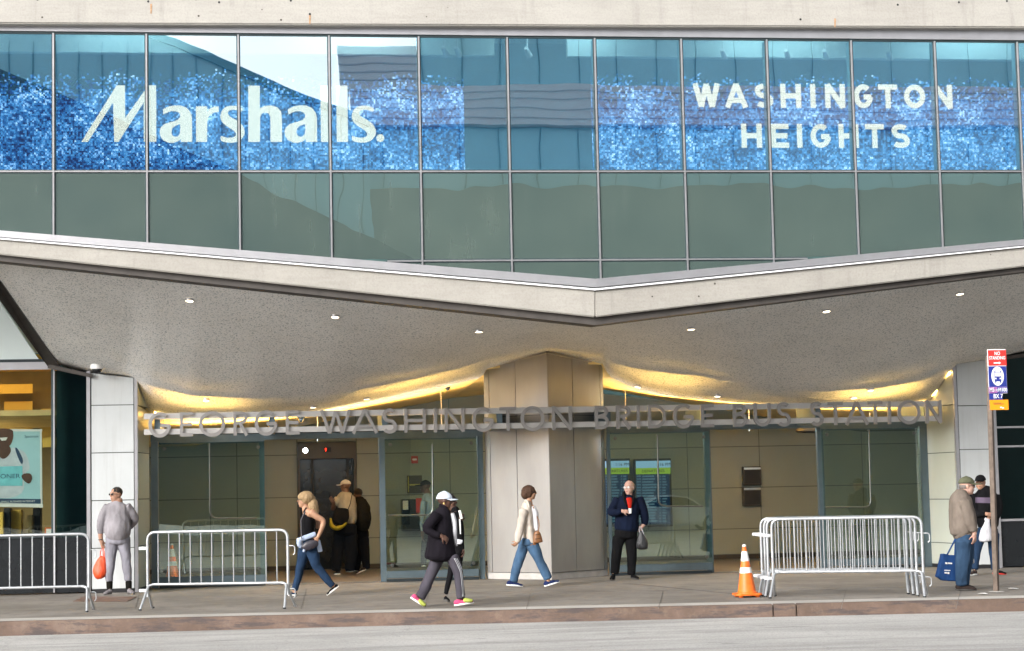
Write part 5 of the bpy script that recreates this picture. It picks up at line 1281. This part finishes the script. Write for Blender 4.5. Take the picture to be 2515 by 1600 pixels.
f.chain(f.skin, [(300,455,0,40,.10),(345,480,0,62,.15),(330,560,0,60,.12)])
f.chain(f.skin, [(372,480,-.15,44),(430,525,-.17,34),(498,572,-.17,30),(478,660,-.17,25),(440,745,-.16,19)]); f.hand(442, 740, -.16, 415, 800, .25, (-.2, 1, 0), 1.0)
f.chain(f.skin, [(370,490,.15,36),(440,560,.18,28),(440,640,.16,24)])
f.head(292, 345, 0, .245, -90, 'skin_olive', [(305,390,0,34),(312,450,0,42)], eyes=True); f.glasses()
f.hair('hair_blonde', [((0, -.12, .16), (.42, .52, .42)), ((.12, -.42, -.12), (.34, .38, .46)), ((0, -.60, -.42), (.36, .33, .50)), ((-.05, -.70, -.80), (.30, .24, .46)), ((.2, -.25, -.35), (.22, .28, .40)), ((-.15, -.55, -.5), (.3, .3, .5))], fold=.014, freq=26)
f.cloth('tied_jacket', 'c_denim', [[(240,775,-.12,24,.03),(320,745,-.17,26,.03),(412,712,-.16,26,.03)], [(240,760,-.13,28,.04),(242,820,-.13,26,.03),(262,850,-.13,18,.02)], [(440,780,-.10,24,.04),(455,850,-.12,28,.03),(468,900,-.12,26,.02)], [(300,870,-.15,18,.02),(286,900,-.15,8,.02)]], fold=.008, inner=0, voxel=.009)
f.body('skin_olive')
r = carried(f, 'shoulder_bag', 'small black shoulder bag on the hip of the blonde woman', 'handbag', 'leather_black', [[(268,850,-.22,14,.02),(320,840,-.23,48,.035),(400,815,-.23,46,.035),(440,825,-.22,24,.02)]], [[(275,830,-.22),(262,700,-.2),(258,560,-.17),(300,470,-.15)]], fold=.003)

# --- two men inside the open doorway
f = Fig((680, 1150), .2285, (690, 1146), 'man in a cream cap and pale T-shirt seen from behind inside the open doorway', floor=.005)
f.cloth('t_shirt', 'c_tee', [[(742,275,0,70,.12),(740,330,0,104,.15),(760,430,0,100,.15),(795,540,0,66,.13),(800,585,0,52,.12)], [(655,330,-.05,42),(622,385,-.06,36)]], fold=.012)
f.cloth('trousers', 'c_darkpants', [[(735,620,0,125,.16),(735,700,0,125,.16)], [(670,720,0,72,.1),(655,900,0,62,.09),(640,1095,0,48,.07)], [(795,720,0,75,.1),(800,900,0,68,.09),(785,1095,0,52,.07)]], fold=.012)
f.chain(f.skin, [(625,385,-.06,26),(603,440,-.08,24),(610,380,-.2,20),(600,365,-.22,18)]); f.hand(603, 372, -.22, 592, 350, .5, (0, 1, 0))
f.head(735, 195, 0, .25, -118, 'skin_dark', [(738,230,0,38),(745,275,0,44)], eyes=False); f.cap('c_capcream', 1.02)
f.shoe(680, 1142, 615, 1148, -.03, 'c_brownshoe', toff=.1); f.shoe(815, 1115, 745, 1118, .25, 'c_brownshoe', toff=.1)
f.body('skin_dark')
r = carried(f, 'sling_bag', 'black and yellow sling bag on the back of the man in the cream cap', 'bag', 'c_black', [[(700,440,-.24,70,.06),(690,520,-.25,88,.09),(660,590,-.25,80,.08)]], [[(760,460,-.24),(790,380,-.2),(812,265,-.14)]], fold=.006)
mb = MB(); f.chain(mb, [(578,545,-.25,14,.05),(590,620,-.26,22,.07),(640,648,-.26,26,.07),(700,625,-.26,24,.07),(742,590,-.25,14,.05)]); fuse(mb, 'base_trim', 'c_yellow', r, .01, 2)
f = Fig((680, 1150), .2285, (900, 1132), 'man in dark clothes with a large black backpack inside the open doorway', floor=.005)
f.cloth('jacket', 'c_backpack', [[(880,330,0,60,.12),(890,420,0,90,.15),(895,600,0,85,.14),(900,680,0,85,.14)], [(850,400,.1,36),(842,520,.12,32)]], fold=.012)
f.cloth('trousers', 'c_darkpants', [[(905,680,0,85,.14),(905,740,0,85,.14)], [(880,760,.05,60,.09),(870,930,.05,48,.08),(850,1090,.05,38,.06)], [(930,760,-.05,62,.09),(945,930,-.05,52,.08),(965,1080,-.05,38,.06)]], fold=.01)
f.head(868, 285, .1, .24, -150, 'skin_dark', [(870,300,.08,34),(880,340,0,40)], eyes=False); f.hair('hair_black', [((0, -.08, .18), (.34, .42, .36))])
f.shoe(960, 1095, 850, 1140, -.1, 'c_brownshoe', ht=.06); f.shoe(870, 1100, 800, 1118, .2, 'c_brownshoe', ht=.06)
f.body('skin_dark')
carried(f, 'backpack', 'large dark backpack worn by the man in the doorway', 'backpack', 'c_backpack', [[(912,350,-.2,50,.09),(925,430,-.22,78,.13),(930,560,-.22,82,.14),(935,650,-.2,60,.1)], [(955,480,-.32,34,.05),(960,560,-.32,40,.05)]], [[(880,340,-.14),(858,400,-.16),(862,520,-.15)]], fold=.012)

# --- man behind the glass door
f = Fig((980, 1170), .222, (300, 1000), 'man in a dark cap and blue-grey shirt behind the glass door', floor=.005, Y=38.2)
f.cloth('shirt', 'c_bluegrey', [[(330,200,0,50,.1),(325,270,0,78,.14),(335,420,0,85,.15),(330,600,0,80,.14)], [(275,280,-.12,34),(262,430,-.15,32),(262,600,-.15,28)], [(395,280,.1,34),(410,430,.1,32)]], fold=.012)
f.cloth('trousers', 'c_darkpants', [[(330,640,0,78,.13),(330,700,0,78,.13)], [(290,720,0,44,.08),(280,860,0,38,.07),(270,975,0,30,.06)], [(370,720,0,44,.08),(380,860,0,38,.07),(385,975,0,30,.06)]], fold=.01)
f.chain(f.skin, [(262,600,-.15,20),(262,660,-.15,18)]); f.hand(262, 650, -.15, 262, 700, .4, (1, 0, 0))
f.head(288, 115, 0, .25, -80, 'skin_dark', [(300,150,0,34),(315,200,0,40)]); f.cap('c_black', 1.0, .46)
f.shoe(300, 1000, 245, 1000, 0, 'c_brownshoe'); f.shoe(410, 1000, 350, 1000, .1, 'c_brownshoe'); f.body('skin_dark')

# --- person in black walking beyond the woman in the white cap
f = Fig((980, 1170), .222, (640, 1395), 'person in black with a folded white paper, half hidden behind the woman in white cap')
f.cloth('jacket', 'c_black', [[(610,350,0,40,.1),(625,430,0,64,.15),(650,560,0,66,.15),(655,720,0,64,.15),(660,860,0,60,.14)], [(625,400,-.16,36),(685,600,-.16,30),(672,480,-.2,22)], [(680,640,-.15,34),(700,760,-.13,26),(705,820,-.12,22)]], fold=.012)
f.cloth('leggings', 'c_black', [[(650,860,0,60,.13),(650,930,0,62,.13)], [(660,930,.05,40,.07),(675,1120,.05,32,.06),(690,1310,.05,24,.045)], [(600,930,-.05,40,.07),(560,1120,-.05,32,.06),(520,1300,-.05,24,.045)]], fold=.006)
f.chain(f.skin, [(680,500,-.2,16),(682,475,-.2,16)]); f.hand(676, 492, -.2, 690, 455, .6, (0, 1, 0), .9); f.chain(f.skin, [(703,800,-.12,14),(712,840,-.12,13)]); f.hand(712, 800, -.12, 716, 850, .4, (-1, 0, 0), .9)
f.head(560, 285, .02, .24, 80, 'skin_dark', [(575,320,0,32),(600,370,0,38)]); f.hair('hair_black', [((0, -.08, .14), (.38, .46, .40)), ((0, -.3, -.2), (.3, .25, .35))])
f.shoe(660, 1392, 735, 1388, .05, 'c_black', 'sole_dark', ht=.06); f.shoe(490, 1370, 560, 1392, -.05, 'c_black', 'sole_dark', ht=.06); f.body('skin_dark')
f.cloth('waist_scarf', 'c_white', [[(640,715,-.17,18,.02),(700,722,-.17,20,.02)], [(652,740,-.17,14,.02),(690,745,-.17,10,.02)]], fold=.01, inner=0, voxel=.009)
r = thing('folded_paper', f.P(680, 560, -.24), 'folded white paper held up beside the woman in the white cap', 'paper')
mb = MB(); mb.slab([f.P(656,380,-.25), f.P(682,378,-.25), f.P(704,470,-.25), f.P(676,470,-.25)], (0, .01, 0)); mb.build('sheet', MT['white'], r)
mb = MB(); mb.slab([f.P(664,475,-.25), f.P(680,475,-.25), f.P(686,640,-.25), f.P(674,640,-.25)], (0, .01, 0)); mb.build('sheet', MT['white'], r)

# --- woman in white cap and black coat
f = Fig((980, 1170), .222, (450, 1440), 'woman in white cap, loose black coat and striped track trousers striding right near the kerb')
f.cloth('shirt', 'c_white', [[(575,420,0,38,.08),(598,490,0,38,.10),(606,560,0,36,.10),(606,650,0,34,.09),(628,745,0,18,.05),(640,775,0,8,.03)]], fold=.005, inner=.9)
f.cloth('coat', 'c_coat', [[(485,350,0,50,.08),(480,410,0,92,.15),(472,520,0,116,.19),(465,640,0,138,.21),(458,780,0,160,.22),(455,890,0,176,.22)],
    [(420,430,-.17,60,.08),(348,520,-.20,56,.075),(312,585,-.20,50,.07),(370,630,-.24,42,.06),(450,655,-.27,36,.05)], [(500,430,.18,48,.07),(480,560,.2,42,.06),(540,660,.2,36,.05)]], fold=.016, freq=5)
f.cloth('coat_collar', 'c_coat', [[(448,328,0,22,.08),(510,345,0,22,.08),(558,398,0,14,.07)]], fold=.004, inner=0)
f.cloth('track_trousers', 'c_pants', [[(475,850,0,120,.18),(480,900,0,115,.18)], [(430,900,.08,76,.10),(385,1010,.08,66,.09),(335,1120,.08,60,.08),(290,1230,.08,62,.075),(235,1335,.08,58,.07)],
    [(590,900,-.08,72,.10),(630,1000,-.08,62,.09),(660,1100,-.08,54,.08),(672,1220,-.08,54,.075),(685,1342,-.08,50,.07)]], fold=.015, freq=6)
f.shoe(126, 1348, 275, 1448, .08, 'c_pink', 'sole_white', wd=.05); f.shoe(612, 1436, 828, 1402, -.08, 'c_pink', 'sole_white', wd=.05)
for (a0_, a1_, b0_, b1_, o_) in ((225,1378,285,1425,.06), (725,1370,805,1376,-.10)):
    mb = MB(); f.chain(mb, [(a0_,a1_,o_,26,.052),((a0_+b0_)/2,(a1_+b1_)/2+4,o_,27,.056),(b0_,b1_,o_,20,.05)]); fuse(mb, 'shoe_toe', 'c_lime', f.root, .008, 2)
def stripe(o_, dx):
    mb = MB(); P_ = [(612+dx,905),(650+dx,975),(690+dx,1055),(703+dx,1130),(712+dx,1230),(716+dx,1335)]
    q = catmull([f.P(x, y, -.168) for x, y in P_], 4)
    rr_ = f.m*3.4
    for i in range(len(q)-1):
        nrm = Vector((rr_, 0, 0)); mb.poly([q[i]-nrm, q[i]+nrm, q[i+1]+nrm, q[i+1]-nrm])
    mb.build('stripe', MT['c_white'], f.root)
    o3 = f.root.children[-1] if False else None
tr_o = [o for o in D.objects if o.parent == f.root and o.name.startswith('track_trousers')][0]
bt = BVHTree.FromPolygons([v.co.copy() for v in tr_o.data.vertices], [list(p.vertices) for p in tr_o.data.polygons])
for dx in (-2, 14, 30):
    mb = MB(); P_ = catmull([Vector((612+dx, 910, 0)), Vector((645+dx, 975, 0)), Vector((678+dx*.9, 1055, 0)), Vector((690+dx*.9, 1130, 0)), Vector((700+dx*.85, 1230, 0)), Vector((704+dx*.85, 1332, 0))], 6); rows = []
    for p in P_:
        row = []
        for e_ in (-3.6, 3.6):
            d_ = ray(*f.px(p.x+e_, p.y)); h = bt.ray_cast(Vector((0, 0, CAMZ)), d_)
            row.append(h[0]-d_*.006 if h[0] else None)
        rows.append(row)
    for a_, b_ in zip(rows, rows[1:]):
        if all(x is not None for x in a_+b_): mb.poly([a_[0], a_[1], b_[1], b_[0]])
    mb.build('stripe', MT['c_white'], tr_o)
f.chain(f.skin, [(450,655,-.27,24),(480,668,-.28,22)]); f.hand(476, 662, -.28, 515, 690, .75, (-.3, 1, -.5), 1.05)
f.head(508, 275, 0, .235, 85, 'skin_dark', [(500,320,0,36),(490,370,0,44)]); f.cap('c_cap', 1.12, .40, .42, -.03); f.glasses()
mb = MB(); mb.ell(f.P(497, 303, -.095), (.013, .008, .016)); mb.build('earring', MT['gold'], f.root, smooth=True)
f.body('skin_dark')

# --- woman with short brown hair
f = Fig((1220, 1160), .2022, (400, 1393), 'woman in cream jacket and blue jeans with short brown hair striding past the central pillar')
f.cloth('t_shirt', 'c_white', [[(428,420,0,34,.10),(458,500,0,48,.13),(462,580,0,46,.12),(470,650,0,44,.12),(478,705,0,36,.11)]], fold=.006, inner=.9)
f.cloth('jacket', 'c_cream', [[(375,365,0,44,.09),(365,420,0,62,.15),(368,520,0,78,.16),(372,620,0,74,.16),(385,720,0,78,.16),(405,800,0,72,.16),(415,860,0,58,.15)],
    [(330,470,-.15,58,.07),(306,560,-.17,50,.065),(288,660,-.17,46,.06),(268,760,-.17,42,.055),(250,845,-.17,32,.045)], [(360,460,.15,50,.07),(380,600,.17,42,.06)]], fold=.013)
f.cloth('jacket_collar', 'c_cream', [[(345,350,-.02,22,.09),(375,380,-.04,30,.11),(398,450,-.12,16,.04)]], fold=.004, inner=0)
f.cloth('jeans', 'c_jeans_light', [[(395,820,0,92,.15),(395,870,0,96,.15)], [(340,860,.06,72,.09),(305,960,.06,66,.085),(272,1060,.06,60,.08),(235,1190,.06,56,.07),(205,1320,.06,54,.065)],
    [(440,890,-.06,76,.09),(475,980,-.06,70,.085),(520,1080,-.06,60,.08),(575,1190,-.06,56,.07),(622,1290,-.06,50,.06)]], fold=.013)
f.shoe(118, 1375, 318, 1392, .06, 'c_blueshoe', 'sole_white'); f.shoe(580, 1392, 765, 1335, -.06, 'c_blueshoe', 'sole_white')
f.chain(f.skin, [(622,1295,-.06,26),(626,1330,-.06,24)]); f.chain(f.skin, [(252,840,-.17,22),(245,862,-.17,20)]); f.hand(255, 850, -.17, 205, 893, .8, (0, 1, .5), .95)
f.head(408, 250, 0, .235, 88, 'skin_olive', [(395,300,0,34),(392,350,0,38),(405,385,0,34)]); f.glasses()
f.hair('hair_brown', [((0, -.14, .12), (.41, .50, .42)), ((0, -.38, -.12), (.36, .28, .34)), ((.18, -.10, -.10), (.2, .22, .26))], fold=.008)
f.body('skin_olive')
r = carried(f, 'shoulder_bag', 'tan brown leather shoulder bag at the front of the woman in the cream jacket', 'handbag', 'leather_brown', [[(490,728,-.14,34,.04),(495,790,-.14,54,.05),(500,850,-.14,62,.05)], [(410,880,-.12,20,.03),(470,880,-.12,22,.03)]], [[(505,720,-.15),(515,650,-.14),(510,590,-.12),(440,420,-.1)]], fold=.003)
mb = MB(); 
for y in (757, 808): mb.bar(f.P(462, y+6, -.195), f.P(535, y-6, -.195), .004, .004)
mb.build('seam', MT['c_brownshoe'], r)

# --- man in navy jacket
f = Fig((1450, 1140), .2023, (400, 1403), 'older man in a navy jacket and black trousers standing beside the pillar holding a cup')
f.cloth('polo_shirt', 'c_red', [[(468,420,-.12,40,.04),(478,490,-.15,32,.03),(478,540,-.17,20,.03)]], fold=.003, inner=0)
f.cloth('jacket', 'c_navy', [[(455,385,.02,60,.08),(452,440,.0,130,.14),(450,540,0,146,.17),(445,660,0,148,.19),(440,770,0,148,.18),(438,800,0,140,.17)],
    [(330,440,0,62,.08),(275,530,-.02,52,.07),(255,585,-.05,48,.065),(320,588,-.18,42,.055),(375,575,-.24,34,.045)], [(580,430,0,66,.08),(635,540,0,54,.07),(660,650,0,48,.065),(655,735,0,38,.05)]], fold=.013)
f.cloth('jacket_collar', 'c_black', [[(405,350,-.02,16,.06),(412,430,-.12,14,.04),(445,520,-.17,8,.02)], [(525,350,-.02,16,.06),(522,430,-.12,14,.04),(498,520,-.17,8,.02)]], fold=.002, inner=0, voxel=.008)
f.cloth('trousers', 'c_black', [[(430,810,0,138,.16),(430,880,0,138,.15)], [(350,900,0,78,.10),(325,1010,0,66,.09),(312,1120,0,60,.085),(295,1325,0,50,.07)], [(490,900,0,78,.10),(498,1010,0,66,.09),(503,1120,0,60,.085),(495,1335,0,50,.07)]], fold=.012)
f.shoe(285, 1385, 258, 1412, -.02, 'c_black', 'sole_dark', toff=-.2, ht=.08); f.shoe(490, 1390, 590, 1402, -.02, 'c_black', 'sole_dark', toff=-.1)
f.chain(f.skin, [(375,575,-.24,24),(400,572,-.25,22)]); f.hand(392, 575, -.25, 450, 575, .65, (0, .8, -.4), 1.0); f.chain(f.skin, [(655,730,0,24),(620,765,-.02,22)]); f.hand(625, 755, -.03, 600, 810, .6, (0, 1, 0), 1.0)
f.brow = 'hair_grey'; f.head(470, 290, -.01, .265, -38, 'skin_light', [(475,345,0,46),(468,400,0,50)], jaw=1.1); f.glasses('steel', lens='lens_clear')
f.hair('hair_grey', [((0, -.16, .10), (.335, .38, .32))], fold=.004)
f.body('skin_light')
r = thing('paper_cup', f.P(483, 575, -.3), 'small white paper cup in the hand of the man in the navy jacket', 'cup')
mb = MB(); c_ = f.P(484, 600, -.30); mb.lathe(c_, [(0, 0), (.022, 0), (.031, .085), (.033, .088), (.028, .085), (0, .08)], 16); mb.build('cup_body', MT['white'], r, smooth=True)
carried(f, 'plastic_bag', 'black plastic carrier bag with white handles held by the man in the navy jacket', 'carrier bag', 'bag_black', [[(608,820,-.05,22,.03),(618,880,-.05,48,.05),(625,960,-.05,74,.08),(625,1020,-.05,74,.08)]], [[(600,840,-.07),(592,790,-.07),(600,755,-.06),(625,790,-.07),(648,860,-.07),(668,890,-.06)]], 'bag_white')

# --- man in black jacket and black cap
f = Fig((2280, 1130), .2284, (600, 1236), 'man in black cap and black jacket with a mauve chest stripe at the right pillar')
f.cloth('jacket', 'c_black', [[(590,300,0,48,.08),(605,350,0,120,.12),(615,450,0,145,.16),(625,560,0,140,.17),(640,660,0,120,.17),(645,715,0,110,.15)],
    [(495,380,0,54,.07),(490,480,-.03,50,.07),(520,570,-.08,44,.06),(610,580,-.20,34,.05)], [(725,390,0,56,.07),(752,500,0,50,.065),(735,590,-.06,44,.06),(685,610,-.16,36,.05)]], fold=.012)
tj = [o for o in D.objects if o.parent == f.root and o.name.startswith('jacket')][0]
bt = BVHTree.FromPolygons([v.co.copy() for v in tj.data.vertices], [list(p.vertices) for p in tj.data.polygons])
mb = MB(); xs_ = [505+i*10 for i in range(17)]; rows = []
for x in xs_:
    row = []
    for y in (402, 420, 440, 462):
        d_ = ray(*f.px(x, y+(x-505)*.02)); h = bt.ray_cast(Vector((0, 0, CAMZ)), d_); row.append(h[0]-d_*.006 if h[0] else None)
    rows.append(row)
for a_, b_ in zip(rows, rows[1:]):
    for k in range(3):
        if all(x is not None for x in (a_[k], a_[k+1], b_[k], b_[k+1])): mb.poly([a_[k], b_[k], b_[k+1], a_[k+1]])
mb.build('chest_stripe', MT['c_purple'], tj)
f.cloth('jeans', 'c_jeans_dark', [[(640,740,0,110,.15),(640,800,0,112,.15)], [(570,800,0,60,.09),(525,940,0,50,.08),(510,1060,0,44,.075),(495,1165,0,42,.065)], [(695,800,0,66,.09),(700,940,0,56,.08),(712,1060,0,50,.075),(722,1175,0,46,.065)]], fold=.012)
f.shoe(520, 1235, 440, 1242, 0, 'c_brownshoe', toff=-.12); f.shoe(690, 1225, 840, 1236, -.02, 'c_black', 'red_paint')
f.chain(f.skin, [(615,580,-.20,22),(640,585,-.22,20)]); f.hand(630, 585, -.22, 690, 590, .5, (0, 1, 0)); f.hand(690, 605, -.17, 640, 630, .6, (0, .6, -.4))
f.head(560, 245, 0, .25, -40, 'skin_tan', [(578,290,0,42),(588,340,0,46)], jaw=1.1); f.cap('c_black', 1.04, .42)
f.body('skin_tan')
carried(f, 'plastic_bag', 'white knotted plastic bag held by the man in the black jacket', 'carrier bag', 'bag_white', [[(640,650,-.22,26,.03),(632,690,-.22,34,.05),(622,760,-.22,58,.07),(618,830,-.22,74,.08),(620,865,-.22,72,.08)], [(610,635,-.22,14,.02),(655,650,-.22,14,.02)]])

# --- man in khaki jacket
f = Fig((2280, 1130), .2284, (400, 1402), 'older man in khaki jacket, olive cap and jeans in profile near the bus stop post')
f.cloth('jacket', 'c_khaki', [[(355,335,0,58,.10),(348,400,0,108,.17),(350,500,0,126,.20),(365,620,0,142,.21),(378,720,0,150,.20),(385,775,0,150,.18)],
    [(395,450,-.18,66,.08),(425,560,-.21,62,.075),(445,660,-.21,58,.07),(485,755,-.20,42,.05)], [(360,450,.18,60,.08),(380,640,.2,52,.07)]], fold=.015)
f.cloth('jacket_hem', 'c_khaki', [[(310,775,0,84,.15),(385,790,0,80,.16),(460,790,0,78,.15)]], fold=.006, inner=0)
f.cloth('jeans', 'c_jeans', [[(385,800,0,108,.16),(390,860,0,106,.16)], [(385,880,-.08,98,.10),(385,980,-.08,86,.09),(372,1090,-.08,78,.085),(362,1200,-.08,68,.08),(362,1335,-.08,64,.075)],
    [(410,880,.08,84,.10),(420,1000,.08,72,.09),(412,1110,.08,58,.08),(395,1230,.08,56,.075),(385,1330,.08,52,.07)]], fold=.014)
f.shoe(292, 1402, 518, 1406, -.08, 'c_brownshoe', 'sole_dark', ht=.085); f.shoe(330, 1392, 500, 1394, .08, 'c_brownshoe', 'sole_dark', ht=.085)
f.chain(f.skin, [(488,765,-.20,26),(500,800,-.20,24)]); f.hand(496, 790, -.20, 500, 880, .35, (-.6, 1, 0), 1.1)
f.head(418, 285, 0, .255, 78, 'skin_light', [(400,330,0,48),(375,370,0,56)], jaw=1.1); f.cap('c_olive', 1.08, .50, .38, .02)
f.hair('hair_grey', [((0, -.12, .0), (.33, .36, .22))], fold=.003); f.glasses()
f.body('skin_light')
t = thing('tote_bag', f.P(215, 1300, .02), 'navy blue shopping tote with white print hanging beside the man in the khaki jacket', 'tote bag')
mb = MB(); q = [(102,1255),(160,1012),(232,1022),(306,1026),(300,1306),(160,1298)]
mb.slab([f.P(x, y, -.02) for x, y in q], (0, .13, 0)); fuse(mb, 'bag_body', 'tote_blue', t, .009, 3, .008, 9, 2)
mb = MB(); mb.tube([f.P(200,1025,-.03), f.P(250,930,-.05), f.P(288,855,-.05)], .012, 6); mb.tube([f.P(285,1030,-.03), f.P(290,930,-.05), f.P(292,855,-.05)], .012, 6); mb.build('handle', MT['tote_blue'], t, smooth=True)
for x0, y0, x1, y1 in ((182,1100,205,1118),(210,1103,256,1118),(172,1182,238,1190),(175,1205,190,1220),(194,1205,206,1222),(210,1205,226,1226)): mb = MB(); mb.slab([f.P(x0,y0,-.035), f.P(x1,y0+3,-.035), f.P(x1,y1+3,-.035), f.P(x0,y1,-.035)], (0, .003, 0)); mb.build('print', MT['white'], t)
carried(f, 'plastic_bag', 'small pale plastic bag hanging between the legs of the two men at the right', 'carrier bag', 'bag_white', [[(470,1060,.2,20,.03),(462,1100,.2,34,.05)]])

# ================================================================== OTHER SIDE OF THE STREET (seen mirrored in the glass)
VY = 82.0; OY = 2*GY-VY
def Vp(x, y, d=0): p = U(x, y, VY); return Vector((p.x, OY-d, p.z))
ob = thing('opposite_building', (10, OY-5, 0), 'teal glazed building with grey concrete bands across the street, seen mirrored in the upper glass', 'building')
def band(x0, x1, y0, y1, mat, name, d=0, th=2.):
    a_, b_ = Vp(x0, y0, d), Vp(x1, y1, d); z0_, z1_ = Vp((x0+x1)/2, y1).z, Vp((x0+x1)/2, y0).z
    mb = MB(); mb.slab([(a_.x, a_.y, z0_), (b_.x, a_.y, z0_), (b_.x, a_.y, z1_), (a_.x, a_.y, z1_)], (0, -th, 0)); return mb.build(name, MT[mat], ob)
band(800, 3000, 437, 1245, 'far_wall', 'lower_wall'); band(820, 3000, 300, 436, 'far_teal', 'glazing', .3); band(820, 3000, 207, 299, 'far_concrete', 'concrete_band', -.3); band(985, 3000, 88, 206, 'far_teal', 'glazing', .3)
band(795, 984, 110, 206, 'far_concrete', 'tower', .2, 6)
for y in (222, 240, 262, 283): band(820, 3000, y, y+2, 'far_joint', 'joint_line', -.35, .02)
for y in (128, 146, 164, 182): band(795, 984, y, y+3, 'far_joint', 'louvre', .15, .05)
for x in range(900, 3000, 92):
    band(x, x+5, 300, 436, 'far_line', 'mullion', .2, .05)
    if x > 990: band(x, x+5, 88, 206, 'far_line', 'mullion', .2, .05)
ob2 = thing('opposite_block', (-8, OY-3, 0), 'dark teal block with a sloping roofline across the street, seen mirrored in the left glass', 'building')
q = [(-900, 60), (345, 92), (420, 112), (560, 178), (700, 236), (780, 268), (870, 300), (870, 1245), (-900, 1245)]
mb = MB(); mb.slab([Vp(x, y, -.8) for x, y in q], (0, -1.2, 0)); mb.build('facade', MT['far_teal'], ob2)
qq = q[1:7]
mb = MB()
for a_, b_ in zip(qq, qq[1:]): mb.bar(Vp(*a_, -.85), Vp(*b_, -.85), .16, .16)
mb.build('parapet', MT['far_line'], ob2)
mb = MB()
for x in range(-800, 860, 55):
    yt = 95 if x < 345 else 95+(x-345)*.40
    mb.slab([Vp(x, max(yt, 110), -.86), Vp(x+3, max(yt, 110), -.86), Vp(x+3, 900, -.86), Vp(x, 900, -.86)], (0, .03, 0))
mb.build('mullion_lines', MT['far_line'], ob2)
ob3 = thing('elevated_ramp', (-12, OY+2, 0), 'dark sloping ramp wall across the street, seen mirrored in the lower left glass', 'ramp')
mb = MB(); mb.slab([Vp(x, y, -1.6) for x, y in ((-900, 120), (0, 178), (130, 232), (350, 330), (560, 420), (760, 520), (1000, 640), (1000, 1245), (-900, 1245))], (0, -.5, 0)); mb.build('wall', MT['far_dark'], ob3)

# parked silver car behind the camera: its side shows in the right entrance glass
CY = -6.0; CV = 2*(DY-.13)-CY
cx = U(1590, 1200, CV).x; c0 = Vector((cx-2.3, CY, -.17))
plain('car_paint', (.66, .68, .70), .22, .3, .6, .02, 3, 0)
car = thing('parked_car', (cx, CY, -.17), 'silver four door car parked across the street, seen mirrored in the right entrance glass', 'car')
prof = [(.05,.42),(.02,.62),(.12,.78),(.75,.92),(1.15,.96),(1.75,1.36),(2.3,1.46),(2.95,1.44),(3.65,1.12),(4.3,1.02),(4.5,.9),(4.58,.6),(4.5,.36),(4.1,.26),(.4,.26)]
mb = MB(); mb.slab([c0+Vector((x, .0, z)) for x, z in [(4.6-a_, b_) for a_, b_ in prof]], (0, -1.75, 0)); mb.build('body', MT['car_paint'], car, bevel=.09, smooth=True)
mb = MB(); mb.slab([c0+Vector((4.6-x, .006, z)) for x, z in ((1.3,.98),(1.85,1.33),(2.3,1.39),(2.9,1.37),(3.45,1.12),(3.4,1.0))], (0, .01, 0)); mb.build('window', MT['lens_dark'], car)
for x in (.85, 3.7):
    for y in (-.05, -1.6):
        mb = MB(); mb.lathe(c0+Vector((4.6-x, y-.1, .33)), [(0, 0), (.33, 0), (.33, .2), (0, .2)], 24, Vector((0, 1, 0))); w_ = mb.build('wheel', MT['black'], car)
        mb = MB(); mb.lathe(c0+Vector((4.6-x, y+.101, .33)), [(0, .01), (.21, .01), (.22, 0)], 20, Vector((0, 1, 0))); mb.build('rim', MT['alu'], w_)
